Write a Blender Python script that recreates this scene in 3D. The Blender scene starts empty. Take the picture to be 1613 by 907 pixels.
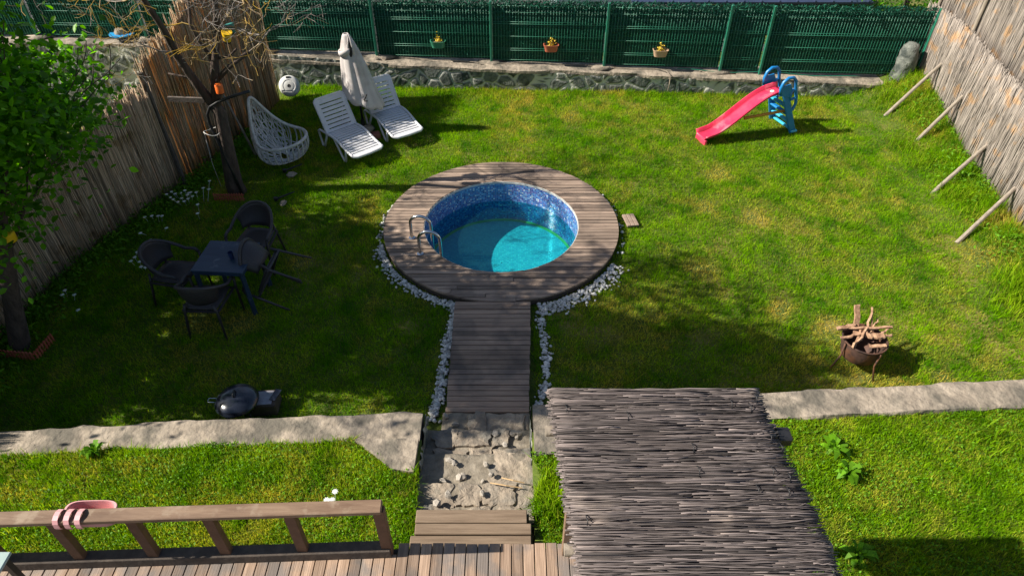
import bpy, math, random
import numpy as np
from mathutils import Vector, Matrix, Euler

# ------------------------------------------------------------------ camera, sky, sun
SC = bpy.context.scene
COL = SC.collection
F, TH, H = 1075.0, math.radians(41.2), 6.1       # measured from the photo: 24 mm lens, 41 degrees down, 6.1 m above the lawn
cam_d = bpy.data.cameras.new('camera'); cam = bpy.data.objects.new('camera', cam_d); COL.objects.link(cam)
cam.location = (0, 0, H); cam.rotation_euler = (math.pi/2 - TH, 0, 0)
cam_d.sensor_width = 36; cam_d.lens = F/1613*36; cam_d.clip_start = .05; cam_d.clip_end = 500
SC.camera = cam
SUNV = Vector((-1.30, -.08, 1.0)).normalized()     # towards the sun
ELEV = math.asin(SUNV.z)
w = bpy.data.worlds.new('World'); SC.world = w; w.use_nodes = True
nt = w.node_tree; bg = nt.nodes['Background']
sky = nt.nodes.new('ShaderNodeTexSky'); sky.sky_type = 'NISHITA'; sky.sun_disc = False
sky.sun_elevation = ELEV; sky.sun_rotation = math.atan2(SUNV.x, SUNV.y)
nt.links.new(sky.outputs[0], bg.inputs[0]); bg.inputs[1].default_value = .06
sd = bpy.data.lights.new('sun', 'SUN'); sun = bpy.data.objects.new('sun', sd); COL.objects.link(sun)
sd.energy = 5.0; sd.angle = math.radians(.5); sd.color = (1, .93, .82)
sun.rotation_euler = SUNV.to_track_quat('Z', 'Y').to_euler()
SC.view_settings.view_transform = 'Standard'; SC.view_settings.look = 'None'
SC.view_settings.exposure = 0.88; SC.view_settings.gamma = 1
SC.cycles.max_bounces = 6; SC.cycles.transparent_max_bounces = 12
SC.cycles.sample_clamp_indirect = 4

rnd = random.Random(7); RN = np.random.default_rng(11)
def G(u, v, z=0.):                                  # the point at height z that the photo shows at pixel u, v
    dx = (u-806.5)/F; dy = (453.5-v)/F
    ry = math.cos(TH)+dy*math.sin(TH); rz = -math.sin(TH)+dy*math.cos(TH)
    t = (z-H)/rz
    return Vector((dx*t, ry*t, z))
def GY(u, v, y):                                    # same, at distance y
    dx = (u-806.5)/F; dy = (453.5-v)/F
    ry = math.cos(TH)+dy*math.sin(TH); rz = -math.sin(TH)+dy*math.cos(TH)
    t = y/ry
    return Vector((dx*t, y, H+rz*t))

# ------------------------------------------------------------------ materials
def _n(nt, t, **k):
    n = nt.nodes.new(t)
    for a, b in k.items(): setattr(n, a, b)
    return n
def mat(name, c1, c2=None, scale=8, rough=.7, metal=0., island=0., bump=0., bscale=None, stretch=(1,1,1), trans=0.,
        c3=None, c3scale=2., c3amt=.5, spec=.5, detail=6, attr=None, attr_col=None, coat=0., tcol=None, rvar=0.):
    """c1..c2 mixed by noise; island: brightness change piece by piece; c3: large patches; attr: point attribute mixing attr_col in"""
    m = bpy.data.materials.new(name); m.use_nodes = True; t = m.node_tree; N = t.nodes; L = t.links
    b = N['Principled BSDF']; b.inputs['Roughness'].default_value = rough; b.inputs['Metallic'].default_value = metal
    b.inputs['Specular IOR Level'].default_value = spec; b.inputs['Coat Weight'].default_value = coat
    geo = _n(t, 'ShaderNodeNewGeometry'); tc = _n(t, 'ShaderNodeTexCoord')
    mp = _n(t, 'ShaderNodeMapping'); mp.inputs['Scale'].default_value = stretch
    L.new(geo.outputs['Position'], mp.inputs[0])
    vec = mp.outputs[0]
    if island and not attr:
        ad = _n(t, 'ShaderNodeVectorMath', operation='ADD'); ml = _n(t, 'ShaderNodeMath', operation='MULTIPLY')
        ml.inputs[1].default_value = 50; L.new(geo.outputs['Random Per Island'], ml.inputs[0])
        L.new(vec, ad.inputs[0]); L.new(ml.outputs[0], ad.inputs[1]); vec = ad.outputs[0]
    nz = _n(t, 'ShaderNodeTexNoise'); nz.inputs['Scale'].default_value = scale; nz.inputs['Detail'].default_value = detail
    nz.inputs['Roughness'].default_value = .65
    L.new(vec, nz.inputs[0])
    def mix(fac, a, bb, typ='MIX'):
        x = _n(t, 'ShaderNodeMix', data_type='RGBA', blend_type=typ)
        for s, v in ((x.inputs[0], fac), (x.inputs[6], a), (x.inputs[7], bb)):
            if hasattr(v, 'is_output'): L.new(v, s)
            else: s.default_value = (*v, 1) if isinstance(v, tuple) and len(v) == 3 else v
        return x.outputs[2]
    def ramp(src, lo, hi):
        r = _n(t, 'ShaderNodeMapRange'); r.inputs[1].default_value = lo; r.inputs[2].default_value = hi
        L.new(src, r.inputs[0]); return r.outputs[0]
    c = mix(ramp(nz.outputs[0], .35, .65), c1, c2 or c1)
    if c3:
        n3 = _n(t, 'ShaderNodeTexNoise'); n3.inputs['Scale'].default_value = c3scale; n3.inputs['Detail'].default_value = 5
        L.new(geo.outputs['Position'], n3.inputs[0])
        r3 = ramp(n3.outputs[0], .62-c3amt*.3, .72-c3amt*.2)
        c = mix(r3, c, c3)
    if attr:
        a = _n(t, 'ShaderNodeAttribute', attribute_name=attr); c = mix(a.outputs['Fac'], c, attr_col)
    if island:
        r = ramp(geo.outputs['Random Per Island'], 0, 1); r.node.inputs[3].default_value = 1-island; r.node.inputs[4].default_value = 1+island
        hs = _n(t, 'ShaderNodeHueSaturation'); L.new(c, hs.inputs['Color']); L.new(r, hs.inputs['Value']); c = hs.outputs[0]
    L.new(c, b.inputs['Base Color'])
    if rvar:
        rr = ramp(nz.outputs[0], .3, .7); rr.node.inputs[3].default_value = rough-rvar; rr.node.inputs[4].default_value = rough+rvar
        L.new(rr, b.inputs['Roughness'])
    if bump:
        nb = _n(t, 'ShaderNodeTexNoise'); nb.inputs['Scale'].default_value = bscale or scale*3; nb.inputs['Detail'].default_value = 8
        L.new(vec, nb.inputs[0]); bp = _n(t, 'ShaderNodeBump'); bp.inputs['Strength'].default_value = 1; bp.inputs['Distance'].default_value = bump
        L.new(nb.outputs[0], bp.inputs['Height']); L.new(bp.outputs[0], b.inputs['Normal'])
    if trans:
        tr = _n(t, 'ShaderNodeBsdfTranslucent'); ms = _n(t, 'ShaderNodeMixShader'); ms.inputs[0].default_value = trans
        if tcol: L.new(mix(1., c, tcol, 'MULTIPLY'), tr.inputs[0])
        else: L.new(c, tr.inputs[0])
        L.new(b.outputs[0], ms.inputs[1]); L.new(tr.outputs[0], ms.inputs[2]); L.new(ms.outputs[0], N['Material Output'].inputs[0])
    return m

M = {}
M['soil'] = mat('soil', (.05,.085,.006), (.10,.13,.012), 9, .95, bump=.02, c3=(.26,.20,.06), c3scale=.9, c3amt=.25)
M['grass'] = mat('grass_blades', (.06,.23,.001), (.26,.48,.001), 2.2, .7, trans=.5, island=.5, attr='tint', attr_col=(.62,.48,.09), spec=.08, tcol=(1.1,1.05,.4), detail=8)
M['grass_up'] = mat('meadow_blades', (.08,.23,.001), (.26,.45,.003), 2.5, .7, trans=.5, island=.5, attr='tint', attr_col=(.66,.54,.08), spec=.08, tcol=(1.1,1.05,.55), detail=8)
M['weed'] = mat('weed_leaf', (.08,.22,.004), (.17,.37,.008), 6, .6, trans=.45, island=.35, spec=.3)
M['leaf'] = mat('tree_leaf', (.04,.15,.002), (.14,.35,.004), 3, .4, trans=.6, island=.55, spec=.35, tcol=(1.4,1.5,.4))
M['deck'] = mat('weathered_deck', (.19,.135,.10), (.33,.245,.185), 22, .8, island=.4, bump=.004, bscale=60, stretch=(.09,1.6,1), c3=(.12,.09,.07), c3scale=1.6, c3amt=.35)
M['walk'] = mat('weathered_walkway', (.23,.155,.11), (.37,.265,.19), 22, .8, island=.36, bump=.004, bscale=60, stretch=(.09,1.6,1), c3=(.13,.10,.08), c3scale=1.8, c3amt=.4)
M['terrace'] = mat('oiled_boards', (.20,.13,.085), (.36,.25,.175), 20, .65, island=.32, bump=.004, bscale=60, stretch=(1.6,.08,1), c3=(.17,.14,.12), c3scale=3.5, c3amt=.6)
M['fascia'] = mat('dark_timber', (.05,.038,.03), (.09,.07,.055), 12, .85, bump=.004)
M['rail'] = mat('brown_rail', (.13,.075,.045), (.23,.15,.095), 14, .7, bump=.003, stretch=(.15,1,1), island=.15, c3=(.26,.19,.13), c3scale=9, c3amt=.3)
M['railpost'] = mat('brown_post', (.085,.04,.022), (.13,.065,.036), 14, .65, bump=.003, island=.15)
M['step_wood'] = mat('step_timber', (.14,.095,.06), (.23,.165,.11), 18, .75, bump=.004, bscale=50, stretch=(.1,1.5,1), island=.2)
M['joint'] = mat('dirty_joint', (.16,.135,.10), (.28,.24,.185), 9, .95, bump=.012)
M['chip'] = mat('pale_stone_chip', (.24,.21,.17), (.38,.34,.29), 9, .9, bump=.01, island=.2)
M['pebble'] = mat('white_pebble', (.42,.41,.38), (.68,.67,.63), 12, .7, island=.4)
M['concrete'] = mat('old_concrete', (.23,.19,.145), (.37,.31,.24), 7, .95, bump=.03, bscale=12, c3=(.13,.115,.09), c3scale=3.2, c3amt=.6)
M['stone'] = mat('step_stone', (.18,.145,.11), (.34,.28,.21), 6, .9, island=.35, bump=.025, bscale=16, c3=(.17,.155,.13), c3scale=4, c3amt=.5)
M['wallstone'] = mat('wall_stone', (.07,.08,.07), (.20,.21,.185), 7, .85, bump=.012, bscale=30, attr='mortar', attr_col=(.58,.56,.49), c3=(.04,.05,.045), c3scale=5, c3amt=.4)
M['reed_grey'] = mat('weathered_reed', (.44,.32,.21), (.64,.49,.35), 5, .85, island=.55, stretch=(1,1,.12), c3=(.36,.24,.13), c3scale=3.5, c3amt=.22, trans=.16)
M['reed_gold'] = mat('golden_reed', (.42,.31,.19), (.62,.49,.33), 5, .7, island=.6, stretch=(1,1,.12), trans=.38, tcol=(1.1,.95,.75), c3=(.50,.34,.16), c3scale=3, c3amt=.4)
M['reed_pale'] = mat('pale_reed', (.24,.205,.175), (.37,.32,.275), 6, .85, island=.45, stretch=(1,1,.12), c3=(.42,.27,.15), c3scale=4., c3amt=.2, trans=.05)
M['twig_roof'] = mat('roof_twig', (.045,.036,.033), (.20,.165,.155), 9, .85, island=.75, c3=(.26,.21,.18), c3scale=2.2, c3amt=.1, stretch=(.12,1,1), bump=.003, bscale=60)
M['bark'] = mat('grey_bark', (.04,.028,.022), (.10,.07,.055), 14, .95, bump=.02, bscale=28, stretch=(1,1,.35))
M['twig'] = mat('lichen_twig', (.16,.13,.11), (.34,.30,.27), 9, .9, c3=(.50,.30,.02), c3scale=1.6, c3amt=.5)
M['pole'] = mat('peeled_pole', (.19,.155,.12), (.33,.28,.22), 14, .85, island=.2, stretch=(1,1,.4), bump=.004)
M['old_wood'] = mat('old_batten', (.07,.055,.045), (.13,.105,.09), 14, .85, bump=.004)
M['green_metal'] = mat('green_metal', (.012,.13,.08), (.018,.17,.105), 10, .45, spec=.5)
M['wire'] = mat('green_wire', (.03,.21,.13), (.04,.26,.165), 10, .4, spec=.6)
M['green_screen'] = mat('green_net', (.004,.05,.03), (.008,.075,.045), 20, .8)
M['green_leaf'] = mat('plastic_leaf', (.003,.055,.032), (.007,.10,.058), 9, .6, island=.5, spec=.3)
M['white_plastic'] = mat('white_plastic', (.58,.58,.60), (.68,.68,.70), 3, .4, rvar=.1, c3=(.6,.6,.6), c3scale=5, c3amt=.2)
M['white_disc'] = mat('dirty_white_plastic', (.5,.5,.47), (.7,.7,.67), 9, .6)
M['canvas'] = mat('cream_canvas', (.62,.57,.55), (.70,.65,.63), 5, .9, c3=(.55,.49,.46), c3scale=4, c3amt=.3, trans=.2)
M['dark'] = mat('black_metal', (.012,.012,.013), (.022,.022,.024), 10, .45)
M['lining'] = mat('roof_lining', (.07,.06,.055), (.14,.12,.11), 30, .95, stretch=(.06,1,1))
M['hole_and_strap'] = mat('hole_shade_and_cloth', (.02,.018,.017), (.04,.035,.03), 10, .9)  # dark cloth of the tie strap, and painted shade in the parasol peak
M['wicker'] = mat('whitewashed_rattan', (.42,.41,.39), (.66,.65,.62), 14, .7, island=.15, bump=.003)
M['rattan_dark'] = mat('dark_rattan_plastic', (.028,.023,.026), (.045,.038,.042), 60, .5, bump=.003, bscale=120)
M['table_blue'] = mat('blue_table', (.012,.028,.06), (.022,.045,.085), 5, .45, stretch=(.3,2,1), bump=.001, c3=(.12,.14,.17), c3scale=6, c3amt=.05)
M['cup'] = mat('dark_blue_cup', (.02,.035,.10), (.025,.04,.11), 5, .35)
M['slide_red'] = mat('red_plastic', (.60,.025,.075), (.68,.05,.11), 4, .35, c3=(.78,.22,.26), c3scale=3, c3amt=.3, rvar=.08)
M['slide_blue'] = mat('blue_plastic', (.008,.16,.42), (.012,.19,.48), 4, .35)
M['slide_aqua'] = mat('aqua_plastic', (.03,.38,.60), (.04,.42,.64), 4, .4)
M['orange_bar'] = mat('orange_bar', (.45,.20,.02), (.52,.25,.03), 5, .5)
M['sticker'] = mat('pale_sticker', (.75,.72,.55), (.8,.78,.62), 5, .5)
M['steel'] = mat('stainless_steel', (.62,.62,.62), (.68,.68,.68), 5, .18, metal=1)
M['coping'] = mat('grey_coping', (.42,.42,.40), (.55,.55,.52), 8, .7)
M['terracotta'] = mat('terracotta_plastic', (.42,.10,.05), (.50,.14,.08), 6, .6)
M['pink'] = mat('pink_plastic', (.62,.30,.31), (.70,.38,.38), 6, .55)
M['tan_pot'] = mat('tan_plastic', (.42,.27,.17), (.5,.34,.23), 6, .6)
M['green_pot'] = mat('green_plastic', (.03,.20,.12), (.05,.26,.16), 6, .5)
M['yellow_plant'] = mat('yellow_leaf', (.60,.42,.02), (.75,.55,.04), 20, .6, trans=.3, island=.3)
M['dry_plant'] = mat('dry_compost', (.20,.14,.08), (.32,.24,.14), 20, .9)
M['yellow'] = mat('yellow_plastic', (.72,.42,.01), (.8,.5,.015), 6, .45)
M['orange'] = mat('orange_plastic', (.72,.12,.015), (.8,.16,.02), 6, .45)
M['teal'] = mat('teal_plastic', (.02,.16,.14), (.03,.2,.17), 6, .5)
M['rust'] = mat('rusty_drum', (.035,.02,.016), (.11,.06,.045), 9, .75, metal=.3, c3=(.16,.07,.035), c3scale=7, c3amt=.4, bump=.004)
M['firewood'] = mat('split_firewood', (.20,.105,.06), (.42,.26,.155), 16, .8, island=.6, bump=.006, stretch=(1,1,1))
M['enamel'] = mat('blue_black_enamel', (.010,.013,.022), (.016,.02,.032), 6, .22, rvar=.08, coat=.3)
M['paper'] = mat('printed_sheet', (.22,.22,.25), (.34,.34,.37), 25, .7)
M['petal'] = mat('white_petal', (.75,.78,.74), (.85,.87,.84), 10, .6, trans=.2)
M['glasstop'] = mat('pale_table_top', (.33,.42,.40), (.40,.49,.47), 3, .3)
M['brick'] = mat('red_brick', (.30,.10,.07), (.38,.16,.11), 12, .9, bump=.006)
M['blue_toy'] = mat('blue_enamel', (.02,.25,.55), (.03,.3,.6), 6, .4)
M['navy'] = mat('navy_sheet', (.022,.035,.075), (.032,.048,.10), 3, .6)
M['greyblue'] = mat('grey_blue_sheet', (.20,.27,.30), (.28,.35,.38), 3, .7)
M['asphalt'] = mat('yard_paving', (.06,.06,.06), (.10,.10,.10), 5, .9)
M['straw'] = mat('dry_stalk', (.42,.28,.14), (.55,.38,.2), 10, .8)

# ------------------------------------------------------------------ mesh builder
class MB:
    def __init__(s): s.v = []; s.f = []; s.n = 0; s.attr = {}
    def add(s, v, f, **attrs):
        v = np.asarray(v, float).reshape(-1, 3); s.v.append(v)
        for k, a in attrs.items(): s.attr.setdefault(k, []).append(np.asarray(a, float))
        b = s.n; s.f += [tuple(int(i)+b for i in q) for q in f]; s.n += len(v); return s
    def box(s, c, sz, rot=None, bev=0.):
        x, y, z = (q/2 for q in sz)
        if bev:
            b = bev; pts = []
            for sx in (-1, 1):
                for sy in (-1, 1):
                    for sz_ in (-1, 1):
                        pts += [(sx*x, sy*(y-b), sz_*(z-b)), (sx*(x-b), sy*y, sz_*(z-b)), (sx*(x-b), sy*(y-b), sz_*z)]
            def i(sx, sy, sz_, k): return ((sx*2+sy)*2+sz_)*3+k
            f = []
            for a in (0, 1):
                q = [i(a,0,0,0), i(a,1,0,0), i(a,1,1,0), i(a,0,1,0)]; f.append(q if a else q[::-1])
                q = [i(0,a,0,1), i(0,a,1,1), i(1,a,1,1), i(1,a,0,1)]; f.append(q if a else q[::-1])
                q = [i(0,0,a,2), i(1,0,a,2), i(1,1,a,2), i(0,1,a,2)]; f.append(q if a else q[::-1])
            for a in (0, 1):
                for c_ in (0, 1):
                    q = [i(a,c_,0,0), i(a,c_,1,0), i(a,c_,1,1), i(a,c_,0,1)]; f.append(q if a != c_ else q[::-1])
                    q = [i(a,0,c_,0), i(a,0,c_,2), i(a,1,c_,2), i(a,1,c_,0)]; f.append(q if a != c_ else q[::-1])
                    q = [i(0,a,c_,1), i(1,a,c_,1), i(1,a,c_,2), i(0,a,c_,2)]; f.append(q if a != c_ else q[::-1])
                    for d in (0, 1):
                        q = [i(a,c_,d,0), i(a,c_,d,1), i(a,c_,d,2)]; f.append(q if (a+c_+d) % 2 else q[::-1])
            v = np.array(pts)
        else:
            v = np.array([(i*x, j*y, k*z) for i in (-1,1) for j in (-1,1) for k in (-1,1)])
            f = [(0,1,3,2),(4,6,7,5),(0,4,5,1),(2,3,7,6),(0,2,6,4),(1,5,7,3)]
        if rot is not None:
            R = rot if isinstance(rot, Matrix) else Euler(rot).to_matrix()
            v = v @ np.array(R).T
        return s.add(v+np.array(c), f)
    def bar(s, p, q, w_, h_, up=(0,0,1), bev=0.):
        p, q = Vector(p), Vector(q); d = q-p; L = d.length; x = d.normalized()
        y = Vector(up).cross(x); y = y.normalized() if y.length > 1e-5 else Vector((0,1,0)); z = x.cross(y)
        R = Matrix((x, y, z)).transposed()
        return s.box((p+q)/2, (L, w_, h_), R, bev)
    def tube(s, pts, r, n=8, closed=False, cap=True):
        pts = [Vector(p) for p in pts]; N = len(pts)
        rs = r if hasattr(r, '__len__') else [r]*N
        V = []; up = None
        for i, p in enumerate(pts):
            a = pts[i-1] if (i or closed) else p; b = pts[(i+1) % N] if (i < N-1 or closed) else p
            t = (b-a).normalized()
            if up is None:
                up = t.orthogonal().normalized()
            up = (up-t*up.dot(t));
            up = up.normalized() if up.length > 1e-6 else t.orthogonal().normalized()
            sd_ = t.cross(up)
            for k in range(n):
                an = 2*math.pi*k/n; V.append(p+(up*math.cos(an)+sd_*math.sin(an))*rs[i])
        fs = []
        for i in range(N if closed else N-1):
            j = (i+1) % N
            for k in range(n):
                l = (k+1) % n; fs.append((i*n+k, i*n+l, j*n+l, j*n+k))
        if cap and not closed: fs += [tuple(range(n))[::-1], tuple((N-1)*n+k for k in range(n))]
        return s.add([tuple(p) for p in V], fs)
    def lathe(s, prof, c=(0,0,0), n=24, R=None, mod=None, ring=False):
        V = []
        for i, (r, z) in enumerate(prof):
            for k in range(n):
                a = 2*math.pi*k/n; rr = r*(mod(a, i) if mod else 1)
                V.append((rr*math.cos(a), rr*math.sin(a), z))
        V = np.array(V)
        if R is not None: V = V @ np.array(R).T
        fs = [(i*n+k, i*n+(k+1) % n, (i+1)*n+(k+1) % n, (i+1)*n+k) for i in range(len(prof)-1) for k in range(n)]
        if ring: q = len(prof)-1; fs += [(q*n+k, q*n+(k+1) % n, (k+1) % n, k) for k in range(n)]
        if not ring and prof[0][0] > 1e-4: fs.append(tuple(range(n))[::-1])
        if not ring and prof[-1][0] > 1e-4: fs.append(tuple((len(prof)-1)*n+k for k in range(n)))
        return s.add(V+np.array(c), fs)
    def grid(s, P):                                  # P: (a, b, 3)
        a, b = P.shape[:2]
        return s.add(P.reshape(-1, 3), [(i*b+j, (i+1)*b+j, (i+1)*b+j+1, i*b+j+1) for i in range(a-1) for j in range(b-1)])
    def slab(s, outline, z0, z1):
        n = len(outline)
        return s.add([(x, y, z0) for x, y in outline]+[(x, y, z1) for x, y in outline],
                     [tuple(range(n))[::-1], tuple(range(n, 2*n))]+[(i, (i+1) % n, (i+1) % n+n, i+n) for i in range(n)])
    def sheet(s, P, th):                             # grid with thickness, P (a,b,3); offset along mean normal
        a, b = P.shape[:2]; du = np.gradient(P, axis=0); dv = np.gradient(P, axis=1); nn = np.cross(du, dv)
        nn /= np.linalg.norm(nn, axis=2, keepdims=True)+1e-9; Q = P+nn*th
        V = np.concatenate([P.reshape(-1, 3), Q.reshape(-1, 3)]); o = a*b; f = []
        for i in range(a-1):
            for j in range(b-1):
                f.append((i*b+j, i*b+j+1, (i+1)*b+j+1, (i+1)*b+j)); f.append((o+i*b+j, o+(i+1)*b+j, o+(i+1)*b+j+1, o+i*b+j+1))
        for i in range(a-1):
            f.append((i*b, (i+1)*b, o+(i+1)*b, o+i*b)); f.append((i*b+b-1, o+i*b+b-1, o+(i+1)*b+b-1, (i+1)*b+b-1))
        for j in range(b-1):
            f.append((j, o+j, o+j+1, j+1)); f.append(((a-1)*b+j, (a-1)*b+j+1, o+(a-1)*b+j+1, o+(a-1)*b+j))
        return s.add(V, f)
    def build(s, name, m, parent=None, smooth=False, loc=None):
        me = bpy.data.meshes.new(name); V = np.concatenate(s.v) if s.v else np.zeros((0, 3))
        if loc is not None: V = V-np.array(loc)
        me.from_pydata(V.tolist(), [], s.f)
        for k, a in s.attr.items():
            at = me.attributes.new(k, 'FLOAT', 'POINT'); at.data.foreach_set('value', np.concatenate(a))
        if smooth:
            me.polygons.foreach_set('use_smooth', [True]*len(me.polygons))
            if smooth != 'all': me.set_sharp_from_angle(angle=math.radians(38))
        me.materials.append(M[m] if isinstance(m, str) else m); me.update()
        o = bpy.data.objects.new(name, me); COL.objects.link(o)
        if parent is not None: o.parent = parent
        if loc is not None: o.location = loc
        return o
def tag(o, label=None, cat=None, group=None, kind=None):
    if label: o['label'] = label
    if cat: o['category'] = cat
    if group: o['group'] = group
    if kind: o['kind'] = kind
    return o
def thing(name, label, cat, loc=(0,0,0), rz=0, group=None):
    o = bpy.data.objects.new(name, None); COL.objects.link(o); o.location = loc; o.rotation_euler = (0, 0, rz); o.empty_display_size = .1
    return tag(o, label, cat, group)
def dup(o, parent=None):
    c = o.copy(); COL.objects.link(c); c.parent = parent
    for ch in list(o.children): dup(ch, c)
    return c
def arr_mesh(name, V, Fi, m, attrs=None, parent=None, smooth=False):          # fast path for very many small faces
    me = bpy.data.meshes.new(name); me.vertices.add(len(V)); me.vertices.foreach_set('co', V.astype(np.float32).ravel())
    k = Fi.shape[1]; me.loops.add(Fi.size); me.loops.foreach_set('vertex_index', Fi.astype(np.int32).ravel())
    me.polygons.add(len(Fi)); me.polygons.foreach_set('loop_start', np.arange(0, Fi.size, k, dtype=np.int32))
    if smooth: me.polygons.foreach_set('use_smooth', [True]*len(Fi))
    me.update(calc_edges=True)
    for a, val in (attrs or {}).items():
        at = me.attributes.new(a, 'FLOAT', 'POINT'); at.data.foreach_set('value', val.astype(np.float32))
    me.materials.append(M[m]); o = bpy.data.objects.new(name, me); COL.objects.link(o)
    if parent is not None: o.parent = parent
    return o
def sticks(P0, P1, r, n=4, mids=2, wob=.0, taper=1.):
    """many thin rods at once: arrays P0, P1 (N,3), r (N)"""
    P0 = np.asarray(P0); P1 = np.asarray(P1); N = len(P0); d = P1-P0; L = np.linalg.norm(d, axis=1, keepdims=True); t = d/L
    ref = np.where(np.abs(t[:, 2:3]) > .9, np.array([[1., 0, 0]]), np.array([[0, 0, 1.]]))
    u = np.cross(t, ref); u /= np.linalg.norm(u, axis=1, keepdims=True); w_ = np.cross(t, u)
    K = mids+2; V = np.zeros((N, K, n, 3))
    off = RN.normal(0, 1, (N, K, 2))*wob; off[:, 0] *= .3
    for i in range(K):
        s_ = i/(K-1); c = P0+d*s_+u*off[:, i, 0:1]+w_*off[:, i, 1:2]; rr = r*(1+(taper-1)*s_)
        for k in range(n):
            a = 2*math.pi*k/n+.6; V[:, i, k] = c+(u*math.cos(a)+w_*math.sin(a))*rr[:, None]
    base = (np.arange(N)*K*n)[:, None]; q = []
    for i in range(K-1):
        for k in range(n):
            l = (k+1) % n; q.append([i*n+k, i*n+l, (i+1)*n+l, (i+1)*n+k])
    if n == 4: q += [[3, 2, 1, 0], [(K-1)*n, (K-1)*n+1, (K-1)*n+2, (K-1)*n+3]]
    q = np.array(q); Fi = (base[:, :, None]+q[None]).reshape(-1, 4)
    return V.reshape(-1, 3), Fi
def vnoise(x, y, s=1., seed=0):
    x = np.asarray(x)*s; y = np.asarray(y)*s; xi = np.floor(x).astype(np.int64); yi = np.floor(y).astype(np.int64); fx = x-xi; fy = y-yi
    fx = fx*fx*(3-2*fx); fy = fy*fy*(3-2*fy)
    def h(a, b):
        n = (a*374761393+b*668265263+seed*982451653) & 0xffffffff; n = ((n ^ (n >> 13))*1274126177) & 0xffffffff
        return ((n ^ (n >> 16)) & 0xffff)/65535.
    return (h(xi, yi)*(1-fx)+h(xi+1, yi)*fx)*(1-fy)+(h(xi, yi+1)*(1-fx)+h(xi+1, yi+1)*fx)*fy
def fbm(x, y, s=1., o=4, seed=0):
    t = 0; a = .5; w_ = 0
    for i in range(o): t = t+a*vnoise(x, y, s*2**i, seed+i*17); w_ += a; a *= .55
    return t/w_
# ------------------------------------------------------------------ ground
DC = (-.16, 8.30); DR = 1.74; PR = 1.14; DZ = .125            # round deck: centre, radius, pool radius, height
def sst(x, a, b): t = np.clip((np.asarray(x, float)-a)/(b-a), 0, 1); return t*t*(3-2*t)
def lawn_z(x, y):
    x = np.asarray(x, float); y = np.asarray(y, float)
    z = (fbm(x, y, .7, 3, 5)-.5)*.06
    z = z+.42*sst(x+.25*(y-12), 6.6, 8.3)*sst(y, 9.5, 12.5)*(1-sst(x, 8.6, 9.5))+.10*sst(x, 6.4, 7.6)
    z = z-1.0*sst(-x, 6.9, 7.6)*sst(y, 7, 9)*(1-sst(y, 15, 18))
    d = np.hypot(x-DC[0], y-DC[1]); z = z*sst(d, 1.7, 2.6)
    return z*sst(y, 4.7, 5.6)-.0
def xr_fence(y): return np.interp(y, [3, 6, 7.9, 9, 10.6, 13.1, 14.5], [7.35, 7.45, 7.52, 7.6, 7.8, 8.0, 8.05])
def xl_fence(y): return np.interp(y, [2, 5, 6.4, 7.5, 8.66, 9.56, 11.75, 12.6], [-6.5, -6.45, -6.35, -6.17, -5.72, -5.38, -4.75, -4.62])
def wall_y(x): return 13.07-.05*np.asarray(x)                                     # front face of the back wall
def ret_far(x): return np.where(np.asarray(x) < 0, 4.46-.04*(-.9-np.asarray(x))-.03*np.maximum(0, -3-np.asarray(x)), 4.55+.065*np.asarray(x))

rad = [1.2, 1.35, 1.6, 1.8, 2.1, 2.4, 2.8, 3.2, 3.6, 4, 4.5, 5, 5.5, 6, 6.5, 7, 7.5, 8, 8.6, 9.2, 10, 11, 13, 16, 22, 40, 90]
na = 160; P = np.zeros((na+1, len(rad), 3))
for i in range(na+1):
    a = -2*math.pi*i/na
    for j, r in enumerate(rad):
        x = DC[0]+r*math.cos(a); y = DC[1]+r*math.sin(a)
        P[i, j] = (x, y, float(lawn_z(x, y))*(1 if r < 14 else 0))
P[:, 0, 2] = -.05
tag(MB().grid(P).build('ground', 'soil', smooth='all'), 'lawn soil under the grass, running out past the fences', 'ground', kind='structure')

def terr_z(x, y):
    x = np.asarray(x, float); y = np.asarray(y, float)
    return .47+(4.25-y)*.09+(fbm(x, y, 1.1, 3, 9)-.5)*.05
def terr_in(x, y):
    """inside the upper grass terrace"""
    x = np.asarray(x); y = np.asarray(y)
    left = (x < -.84-.06*(y-3)) & (y > np.where(x < -1.02, 2.75-.19+.0365*(x+7)+.06, 2.86)) & (y < ret_far(x)-.33+(fbm(x, y*0, 3, 3, 4)-.5)*.12)
    left &= ~((x > -1.52+(4.08-y)*1.2+(fbm(x, y, 6, 2, 2)-.5)*.12) & (y > 3.73))
    right = (y < ret_far(x)-.35+(fbm(x, y*0, 3, 3, 6)-.5)*.10) & (((x > .22+.05*np.sin(y*9)) & (y > 2.9)) | (x > 1.95))
    right &= ~((x < .45) & (y > 3.95))
    return left | right
for (x0, x1, y0, y1) in ((-12, -.9, 2.45, 4.2), (.2, 12, 2.84, 4.35), (1.93, 12, -3, 2.84)):
    nx = int((x1-x0)/.12)+2; ny = int((y1-y0)/.12)+2
    X, Y = np.meshgrid(np.linspace(x0, x1, nx), np.linspace(y0, y1, ny), indexing='ij')
    if y0 > 2.4: Y = y0+(Y-y0)/(y1-y0)*(ret_far(X)-.34-y0)
    Z = terr_z(X, Y)
    # a closed bank of earth: the border drops to the lawn level
    Xp = np.pad(X, 1, 'edge'); Yp = np.pad(Y, 1, 'edge'); Zp = np.pad(Z, 1, 'constant', constant_values=-.1)
    tag(MB().grid(np.stack([Xp, Yp, Zp], -1)).build('terrace_ground', 'soil', smooth='all'), 'earth bank of the upper grass terrace', 'ground', kind='structure')

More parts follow.
